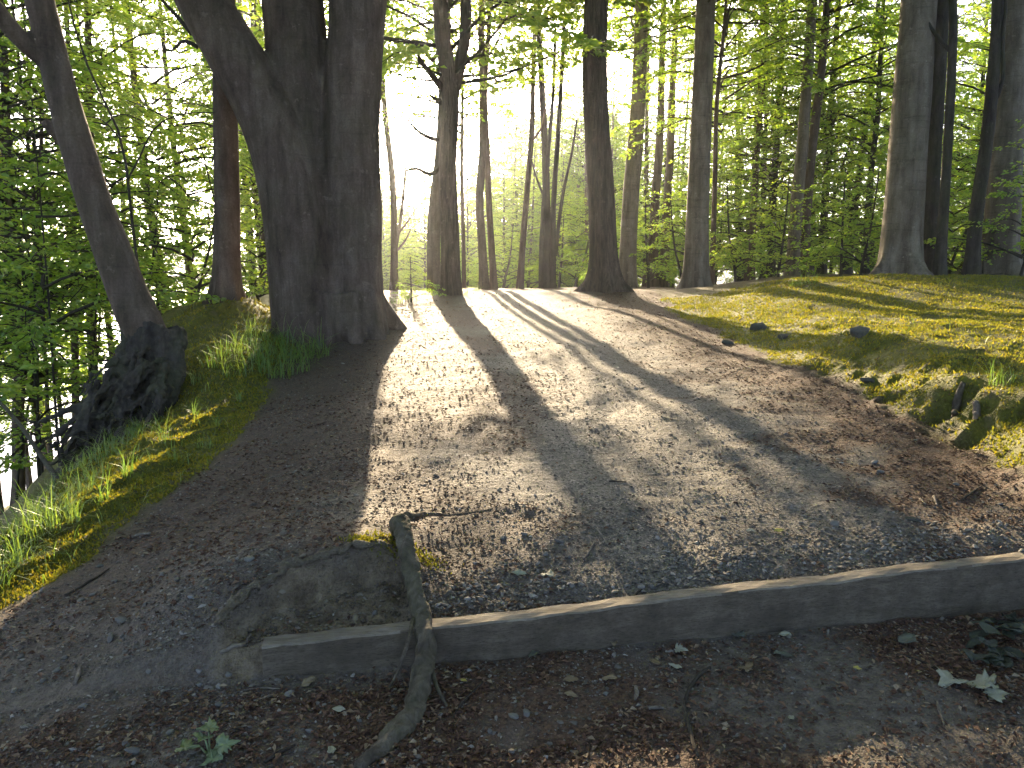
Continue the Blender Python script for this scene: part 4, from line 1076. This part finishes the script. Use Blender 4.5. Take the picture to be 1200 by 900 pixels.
stone_var = [stone_mesh(s, M_STONE) for s in range(7)]
dstone_hollow_var = [stone_mesh(40 + s, M_DSTONE_HOLLOW, 3, 0.55) for s in range(4)]
stones_path = [(654, 636, 15), (670, 687, 11), (575, 710, 11), (622, 710, 11), (721, 695, 13), (752, 693, 14), (764, 690, 13), (590, 632, 11), (614, 627, 10), (556, 662, 10), (979, 616, 15), (1093, 660, 11), (1070, 663, 11), (1025, 544, 11), (1033, 555, 12), (640, 651, 11), (585, 688, 10), (547, 705, 11), (690, 703, 11), (640, 698, 10), (735, 688, 11), (664, 655, 10), (780, 640, 10), (860, 655, 10), (940, 640, 10), (1172, 592, 10), (1120, 570, 10)]
stones_slope = [(140, 729, 20), (130, 751, 16), (143, 748, 11), (225, 703, 12), (110, 698, 12), (208, 683, 13), (191, 675, 11), (96, 705, 11), (155, 883, 21), (147, 873, 14), (257, 807, 11), (257, 828, 15), (234, 807, 10), (98, 830, 12), (234, 790, 13), (25, 771, 10), (70, 787, 12), (291, 658, 16), (75, 772, 11), (50, 800, 11), (118, 665, 11), (133, 683, 10), (170, 710, 10), (60, 735, 10), (200, 860, 12), (180, 850, 11), (240, 850, 12), (268, 795, 11), (120, 880, 12), (85, 880, 11), (212, 835, 10), (175, 790, 10)]
stones_front = [(600, 842, 16), (617, 838, 15), (516, 839, 11), (550, 787, 10), (670, 860, 11), (600, 884, 13), (462, 831, 11), (340, 814, 15), (362, 858, 11), (420, 845, 10), (575, 860, 10), (640, 890, 10), (710, 815, 9), (1195, 672, 10), (785, 800, 9), (440, 720, 10)]
def put_stones(lst, label, group, var, sink=0.25):
    for k, (px, row, s) in enumerate(lst):
        gp = ground(px, row)
        o = link("stone", var[k % len(var)])
        size = s / F * (gp[1] * CP + (CAMZ - gp[2]) * SP) * 1.05
        o.location = (gp[0], gp[1], gp[2] + size * 0.5 * 0.6 * (1 - 2 * sink) * 0.8)
        o.rotation_euler = (0.2 * math.sin(k * 3.3), 0.2 * math.cos(k * 1.7), k * 2.4)
        o.scale = (size,) * 3
        tag(o, label, "stone", group)
put_stones(stones_path, "grey stone lying loose on the gravel path behind the timber plank", "loose stones on the path", stone_var)
put_stones(stones_slope, "grey stone on the bare sloping earth between the grassy bank and the plank's end", "loose stones on the bare slope", stone_var)
put_stones(stones_front, "grey stone on the trodden earth in front of the timber plank", "loose stones before the plank", stone_var)
put_stones([(892, 386, 34)], "wide dark lump standing in for a shaded hollow in the sunlit moss", None, dstone_hollow_var[:1], 0.42)  # dark lump added for the shade under overhanging moss
put_stones([(918, 397, 20)], "small dark lump standing in for the shaded hollow below the wide one in the moss", None, dstone_hollow_var[1:2], 0.42)  # second lump added in place of a shaded hollow
put_stones([(1018, 447, 19)], "rounded grey-brown stone at the lip of the mossy bank", None, dstone_hollow_var[2:3], 0.35)
put_stones([(850, 403, 18)], "dull flat stone where the moss meets the path", None, dstone_hollow_var[3:4], 0.4)
put_stones([(1008, 393, 36)], "low dark slab standing in for a shaded hollow in the moss slope", None, dstone_hollow_var[1:2], 0.42)  # slab added where the slope only has a dark hollow
put_stones([(1070, 610, 18)], "broad dark stone on the sunlit gravel near the bank foot", None, dstone_hollow_var[2:3], 0.35)
polytube("wood_stub", [(1140, 478), (1143, 488), (1143, 497)], [.012, .022, .018], M_PALETWIG, "pale splintered stub of wood poking from the hollowed mossy bank", "wood stub", lift=0.02, seed=8, wob=0.2)
polytube("bank_root", [(1128, 462), (1122, 475), (1117, 492)], [.02, .024, .015], M_ROOT, "mossy root hanging in front of the dark hollow of the bank", "root", lift=0.03, seed=9, wob=0.2)

# seedling with broad pale leaves, and a heap of dark leaves
def leafy_thing(name, label, cat, px, row, specs, kd, mats, stem=True):
    g = ground(px, row)
    root = bpy.data.objects.new(name, None); COL.objects.link(root); root.location = tuple(g)
    tag(root, label, cat)
    for k, (dpx, drow, s, rz, tilt, lift) in enumerate(specs):
        gp = ground(px + dpx, row + drow)
        o = link("leaf", leaf_mesh(kd, mats[k % len(mats)], 200 + k + int(px), 0.4), root)
        put_flat(o, px + dpx, row + drow, s / F * (gp[1] + 0.2), rz, tilt, lift)
        o.location = Vector(o.location) - Vector(g)
        if stem:
            m = MB(); tip = np.array(o.location); m.tube(np.array([[0, 0, -0.01], tip * 0.5 + np.array([0, 0, 0.02]), tip]), [0.004, 0.003, 0.002], 5)
            link("stalk", m.mesh("stalk", M_SEEDLING), root)
leafy_thing("seedling", "small seedling with broad pale lobed leaves sprouting from the stony slope", "seedling", 246, 884,
            [(0, -12, 26, 0.3, .3, .05), (-26, 4, 30, 1.6, .2, .03), (20, 2, 30, -1.4, .25, .035), (4, 14, 30, 3.0, .2, .02), (-8, -2, 24, 0.9, .3, .045)], 'lobed', [M_SEEDLING])
rg = np.random.default_rng(5)
leafy_thing("leaf_heap", "heap of dark glossy broad leaves lying on the earth by the plank", "leaf heap", 1168, 762,
            [(float(rg.uniform(-36, 34)), float(rg.uniform(-30, 26)), float(rg.uniform(22, 32)), float(rg.uniform(0, 6.28)), float(rg.uniform(.05, .4)), float(rg.uniform(.012, .06))) for _ in range(26)], 'oval', [M_DARKLEAF], stem=False)

# fallen branch sticking up out of the slope
q = np.array([at(76, 572, 5.6), at(52, 540, 6.0), at(22, 496, 6.5), at(-10, 462, 7.0), at(-60, 420, 7.6)])
mb = MB(); mb.tube(smoothpath(q, 16), np.linspace(0.022, 0.010, 16), 8)
tag(link("dead_branch", mb.mesh("dead_branch", M_DARK)), "bare dark branch sticking up out of the grassy bank edge over the slope", "branch")

# brushwood heap by the trunks on the bank
def brush():
    c = ground(1130, 322)
    mb = MB(); rg = np.random.default_rng(3)
    for k in range(46):
        a = rg.uniform(0, 6.28); L_ = rg.uniform(0.25, 0.9); x, y = c[0] + rg.normal(0, 0.55), c[1] + rg.normal(0, 0.3)
        z = h1(x, y) + abs(rg.normal(0.06, 0.09)); e = rg.normal(0.12, 0.22)
        P = np.array([[x, y, z], [x + math.cos(a) * L_ * .5, y + math.sin(a) * L_ * .5, z + e * L_ * .5 + rg.normal(0, .03)], [x + math.cos(a) * L_, y + math.sin(a) * L_, max(z + e * L_, h1(x, y) + 0.02)]])
        mb.tube(smoothpath(P, 5), np.linspace(rg.uniform(.008, .018), .004, 5), 5)
    tag(link("brushwood", mb.mesh("brushwood", M_TWIG)), "tangled heap of dead brushwood at the foot of the dark trunks on the bank", "brushwood")
brush()

# ------------------------------------------------------------------ scattered stuff
def rand_basis(n, rg, tilt=0.35):
    a = rg.uniform(0, 6.28, n)
    N = np.column_stack([rg.normal(0, tilt, n), rg.normal(0, tilt, n), np.ones(n)]); N /= np.linalg.norm(N, axis=1)[:, None]
    D = np.column_stack([np.cos(a), np.sin(a), np.zeros(n)]); D -= N * (D * N).sum(1)[:, None]; D /= np.linalg.norm(D, axis=1)[:, None]
    return D, np.cross(N, D), N

def scatter_xy(n, rg, x0, x1, y0, y1, power):
    u = rg.uniform(0, 1, n)
    y = (y0 ** (1 - power) + u * (y1 ** (1 - power) - y0 ** (1 - power))) ** (1 / (1 - power))
    w = np.interp(y, [1, 4, 8, 16], [0.75, 1, 1, 1])
    x = rg.uniform(x0, x1, n)
    return x, y

def pebbles(name, n, seed, x, y, size, mat, label, flat=0.55, sink=0.25):
    rg = np.random.default_rng(seed); n = len(x)
    D, B, N = rand_basis(n, rg, 0.3)
    base = np.array([[1, 0, 0], [.35, .85, .1], [-.7, .6, 0], [-.8, -.55, .05], [.3, -.9, 0], [.25, .2, .9], [-.3, -.1, .75], [0, 0, -.8]], float)
    T = np.array([[0, 1, 5], [1, 2, 5], [2, 6, 5], [2, 3, 6], [3, 4, 6], [4, 5, 6], [4, 0, 5], [1, 0, 7], [2, 1, 7], [3, 2, 7], [4, 3, 7], [0, 4, 7]])
    J = base[None] * (1 + rg.normal(0, 0.18, (n, 8, 3)))
    el = np.column_stack([rg.uniform(.8, 1.5, n), rg.uniform(.6, 1.0, n), rg.uniform(.6, 1.2, n) * flat])
    J = J * el[:, None, :] * (size * 0.5)[:, None, None]
    z = H(x, y) + size * flat * 0.5 * (1 - 2 * sink)
    V = np.column_stack([x, y, z])[:, None, :] + J[..., :1] * D[:, None] + J[..., 1:2] * B[:, None] + J[..., 2:] * N[:, None]
    TT = (np.arange(n)[:, None, None] * 8 + T[None]).reshape(-1, 3)
    o = link(name, mesh_np(name, V.reshape(-1, 3), None, TT, False, (mat,)))
    return tag(o, label, name.replace('_', ' '), None, "stuff")

rg = np.random.default_rng(17)
x, y = scatter_xy(150000, rg, -2.6, 3.3, 2.0, 15.0, 2.3)
m_, g_, l_ = masks(x, y)
coarse = np.exp(-((y - yb(x) - 0.22) / 0.20) ** 2) * (x > -0.4) * (y > yb(x) + 0.05)
prob = (0.16 + 0.55 * g_ + 0.8 * coarse + 0.42 * (x < -0.9) + 0.22 * (y < yb(x))) * (m_ < 0.25) * (0.4 + 0.6 * (fbm2(x, y, 2.2, 3, 81) > -0.15))
prob *= np.where(np.abs(y - yb(x) - 0.034) < 0.05, (x > -0.35) * 0.08, 1)
keep = rg.uniform(0, 1, len(x)) < prob
x, y, co_ = x[keep], y[keep], coarse[keep]
size = np.exp(rg.normal(-4.75, 0.45, len(x))) * (1 + 0.7 * co_) * (0.8 + y * 0.045)
size = np.clip(size, 0.003, 0.034)
on_board = np.abs(y - yb(x) - 0.034) < 0.04
y = np.where(on_board, y + 0.05, y)
print("gravel", len(x))
pebbles("gravel", 0, 3, x, y, size, M_GRAVEL, "loose grey gravel covering the path")

rg = np.random.default_rng(41)
xc = rg.uniform(-1.12, -0.36, 1500); yc = rg.uniform(2.62, 3.2, 1500)
okc = poly_sd(xc, yc, PIT) > 0.0
xc, yc = xc[okc], yc[okc]
M_CLOD = mat_island("dry_clay", [(0.0, (0.075, 0.060, 0.042)), (0.6, (0.15, 0.125, 0.09)), (1.0, (0.25, 0.215, 0.16))])
pebbles("soil_clods", 0, 6, xc, yc, np.clip(np.exp(rg.normal(-4.6, 0.5, len(xc))), .004, .035), M_CLOD, "crumbled clay clods in the eroded hollow behind the plank's end", 0.7, 0.3)

def litter(name, n_try, seed, box, power, probf, smin, smax, mat, label, cat):
    rg = np.random.default_rng(seed)
    x, y = scatter_xy(n_try, rg, *box, power)
    m_, g_, l_ = masks(x, y)
    keep = rg.uniform(0, 1, n_try) < probf(x, y, m_, g_, l_)
    x, y = x[keep], y[keep]; n = len(x)
    D, B, N = rand_basis(n, rg, 0.26)
    z = H(x, y) + rg.uniform(0.002, 0.010, n)
    ln = rg.uniform(smin, smax, n) * (0.8 + y * 0.05); wd = ln * rg.uniform(.3, .7, n)
    P = np.column_stack([x, y, z]) - D * ln[:, None] * .5
    V, T = leaf_quads(P, D, N, ln, wd, 0.25)
    print(name, n)
    return tag(link(name, mesh_np(name, V, None, T, False, (mat,))), label, cat, None, "stuff")
litter("leaf_litter", 170000, 5, (-4.2, 6.0, 1.6, 17.0), 2.0, lambda x, y, m, g, l: np.where(np.abs(y - yb(x) - .03) < .06, 0.02, (0.06 + 0.20 * (y < yb(x)) + 0.7 * l) * (1 - 0.55 * m)) * (fbm2(x, y, 2.6, 3, 95) > -0.45), 0.010, 0.036, M_LITTER, "crumbled reddish brown leaf litter strewn over path edges and banks", "leaf litter")

# moss fronds on the two banks
def moss(name, n_try, seed, box, power, left):
    rg = np.random.default_rng(seed)
    x, y = scatter_xy(n_try, rg, *box, power)
    m_, g_, l_ = masks(x, y)
    ok = (m_ > 0.45) & (rg.uniform(0, 1, n_try) < 0.35 + 0.65 * (fbm2(x, y, 2.2, 3, 97) > -0.25)) & (x > x_edge(y) - 0.6)
    x, y = x[ok], y[ok]; n = len(x)
    a = rg.uniform(0, 6.28, n); hh = rg.uniform(.010, .028, n) * (0.7 + 0.06 * y); ww = hh * rg.uniform(.5, 1.0, n)
    z = H(x, y) - 0.003
    c, s_ = np.cos(a), np.sin(a)
    p0 = np.column_stack([x - c * ww * .5, y - s_ * ww * .5, z]); p1 = np.column_stack([x + c * ww * .5, y + s_ * ww * .5, z])
    p2 = np.column_stack([x + rg.normal(0, .5, n) * hh, y + rg.normal(0, .5, n) * hh, z + hh])
    V = np.stack([p0, p1, p2], 1).reshape(-1, 3)
    print(name, left, n)
    return tag(link(name, mesh_np(name, V, None, np.arange(3 * n).reshape(-1, 3), False, (M_MOSS,))), "green moss cushioning the bank beside the " + ("leaning tree" if left else "gravel path and sunlit clearing"), "moss", None, "stuff")
moss("moss", 190000, 8, (2.4, 9.5, 3.2, 16.0), 1.5, False)
moss("moss", 90000, 9, (-4.6, -1.8, 3.0, 13.0), 1.5, True)

rg = np.random.default_rng(31); n = 1500
x = -0.47 + rg.normal(0, .07, n); y = 3.19 + rg.normal(0, .045, n); x[900:] = -0.62 + rg.normal(0, .05, 600); y[900:] = 3.10 + rg.normal(0, .02, 600)
z = H(x, y); a = rg.uniform(0, 6.28, n); hh = rg.uniform(.006, .014, n)
V = np.stack([np.column_stack([x - .005 * np.cos(a), y - .005 * np.sin(a), z]), np.column_stack([x + .005 * np.cos(a), y + .005 * np.sin(a), z]), np.column_stack([x + rg.normal(0, .004, n), y + rg.normal(0, .004, n), z + hh])], 1).reshape(-1, 3)
tag(link("moss", mesh_np("moss", V, None, np.arange(3 * n).reshape(-1, 3), False, (M_MOSS,))), "small yellow-green moss patch on the earth hump at the top of the gnarled root", "moss", None, "stuff")

# grass
def blades(P, hgt, rg, spread=0.5, width=0.006):
    n = len(P); a = rg.uniform(0, 6.28, n); tl = rg.uniform(0.15, 1.0, n) * spread
    d = np.column_stack([np.cos(a), np.sin(a), 0 * a]); s_ = np.column_stack([-np.sin(a), np.cos(a), 0 * a])
    w = (width * rg.uniform(.6, 1.3, n))[:, None]; h = hgt[:, None]; t_ = tl[:, None]
    up = np.array([[0, 0, 1.0]])
    rows = []
    for f, wf in ((0, 1), (.4, .95), (.75, .6)):
        c = P + d * h * t_ * f * f * 1.1 + up * h * (f - 0.45 * t_ * f * f)
        rows += [c - s_ * w * wf * .5, c + s_ * w * wf * .5]
    tip = P + d * h * t_ * 1.15 + up * h * (1 - 0.55 * t_)
    V = np.stack(rows + [tip], 1).reshape(-1, 3)
    k = np.arange(n)[:, None] * 7
    Q = np.vstack([k + np.array([[0, 1, 3, 2]]), k + np.array([[2, 3, 5, 4]])]); T = k + np.array([[4, 5, 6]])
    return V, Q, T

def tuft_mesh(seed, nb, hmax, spread, rad):
    rg = np.random.default_rng(seed)
    r = rad * np.sqrt(rg.uniform(0, 1, nb)); a = rg.uniform(0, 6.28, nb)
    P = np.column_stack([r * np.cos(a), r * np.sin(a), np.full(nb, -0.02)])
    V, Q, T = blades(P, hmax * rg.uniform(.4, 1.1, nb), rg, spread, 0.0045)
    return mesh_np("grass_tuft", V, Q, T, True, (M_GRASS,))
tufts = [tuft_mesh(s, 46, 0.30, 1.35, 0.10) for s in range(4)]
tall = [tuft_mesh(20 + s, 24, 0.36, 1.2, 0.05) for s in range(3)]
G_T = "grass tufts on the grassy left bank"
tl_ = [(345, 420, 1.3, tufts), (365, 412, 1.2, tufts), (325, 428, 1.2, tufts), (300, 432, 1.1, tufts), (312, 415, 1.1, tufts), (268, 418, 1.1, tufts), (250, 428, 1.0, tufts), (232, 448, 0.9, tufts), (288, 402, 1.0, tufts), (302, 390, 1.0, tufts), (320, 400, 1.0, tufts),
       (190, 518, 0.9, tall), (228, 488, 0.8, tall), (160, 508, 0.9, tufts), (125, 535, 1.0, tufts), (148, 560, 0.9, tall), (110, 560, 1.0, tufts), (95, 580, 1.0, tufts), (120, 590, 0.9, tall), (75, 600, 1.0, tufts), (60, 612, 1.0, tufts), (45, 628, 1.1, tufts), (25, 645, 1.1, tufts), (10, 668, 1.1, tufts), (35, 610, 1.1, tall), (85, 612, 0.9, tall), (5, 690, 1.0, tall), (20, 660, 1.0, tall), (280, 470, 0.7, tall), (255, 500, 0.7, tall), (205, 540, 0.7, tall), (240, 525, 0.6, tufts), (330, 442, 0.9, tufts), (355, 425, 1.1, tufts), (338, 405, 1.1, tufts), (376, 418, 0.9, tufts), (318, 440, 1.0, tufts), (290, 420, 1.1, tufts), (275, 440, 1.0, tufts), (350, 436, 0.9, tufts), (135, 520, 1.0, tufts)]
for k, (px, row, s, var) in enumerate(tl_):
    g = ground(px, row); s = s * (1.45 if px > 245 and row < 445 else 1.0)
    o = link("grass_tuft", var[k % len(var)], None, g, k * 1.9); o.scale = (s, s, s * (0.85 + 0.3 * ((k * 37) % 10) / 10))
    tag(o, "tuft of long green grass blades growing on the mossy bank under the leaning tree", "grass", G_T)
for k, (px, row, s, lb) in enumerate([(948, 333, 1.5, "bright sunlit grass tuft at the foot of the twin poles"), (932, 336, 1.0, "smaller sunlit grass tuft near the twin poles"), (482, 352, 1.6, "sunlit grass tuft on the hump beside the forked tree"), (466, 356, 1.3, "pale grass tuft between the three-stemmed beech and the forked tree"), (1172, 450, 0.8, "thin grass tuft on the lip of the shaded mossy bank"), (545, 346, 1.0, "low grass at the sunny foot of the forked tree"), (558, 341, 1.1, "low grass in front of the close pair of stems")]):
    g = ground(px, row)
    o = link("grass_tuft", tufts[k % 4], None, g, k * 1.3); o.scale = (s,) * 3
    tag(o, lb, "grass")
def grass_stuff():
    rg = np.random.default_rng(77); n = 26000
    x, y = scatter_xy(n, rg, -7.0, 9.0, 3.0, 22.0, 1.2)
    m_, g_, l_ = masks(x, y)
    edge = np.exp(-((x - x_edge(y) - 0.35) / 0.5) ** 2)
    ok = rg.uniform(0, 1, n) < np.where(x < 0, (m_ > 0.5) * (0.03 + 0.35 * edge) * (x > x_edge(y) - 1.2), (y > 15) * 0.06 + (m_ > .6) * 0.012)
    ok |= (x < x_edge(y)) & (x > x_edge(y) - 2.5) & (rg.uniform(0, 1, n) < 0.5)
    x, y = x[ok], y[ok]
    P = np.column_stack([x, y, H(x, y) - 0.01])
    V, Q, T = blades(P, rg.uniform(.05, .20, len(x)), rg, 1.3, 0.0045)
    n2 = 9000
    y2 = rg.uniform(3.0, 9.5, n2); x2 = x_edge(y2) + rg.normal(-0.35, 0.55, n2); ok2 = (x2 < x_edge(y2) + 0.25) & (fbm2(x2, y2, 2.0, 2, 15) > -0.35)
    x2, y2 = x2[ok2], y2[ok2]
    V2, Q2, T2 = blades(np.column_stack([x2, y2, H(x2, y2) - 0.01]), rg.uniform(.06, .24, len(x2)), rg, 1.4, 0.005)
    Q = np.vstack([Q, Q2 + len(V)]); T = np.vstack([T, T2 + len(V)]); V = np.vstack([V, V2])
    print("grass", len(x))
    tag(link("grass", mesh_np("grass", V, Q, T, True, (M_GRASS,))), "thin green grass growing along the bank edges", "grass", None, "stuff")
grass_stuff()

# ------------------------------------------------------------------ thin veil added to stand in for lens glare around the sun
def glare_haze():
    x0, x1, y0, y1, z0, z1 = -340, 340, -60, 360, -40, 34
    V = [(x0, y0, z0), (x1, y0, z0), (x1, y1, z0), (x0, y1, z0), (x0, y0, z1), (x1, y0, z1), (x1, y1, z1), (x0, y1, z1)]
    Q = [(3, 2, 1, 0), (4, 5, 6, 7), (0, 1, 5, 4), (1, 2, 6, 5), (2, 3, 7, 6), (3, 0, 4, 7)]
    m = bpy.data.materials.new("glare_haze"); m.use_nodes = True; t = m.node_tree; t.nodes.clear()
    o = t.nodes.new('ShaderNodeOutputMaterial'); v = t.nodes.new('ShaderNodeVolumePrincipled')
    v.inputs['Color'].default_value = (0.92, 0.95, 1.0, 1); v.inputs['Density'].default_value = GLARE_HAZE; v.inputs['Anisotropy'].default_value = 0.82
    t.links.new(v.outputs[0], o.inputs['Volume'])
    tag(link("glare_haze", mesh_np("glare_haze", V, Q, None, False, (m,))), "thin bright veil added to stand in for the glare around the sun", "glare_haze", None, "stuff")
GLARE_HAZE = 0.0008
glare_haze()
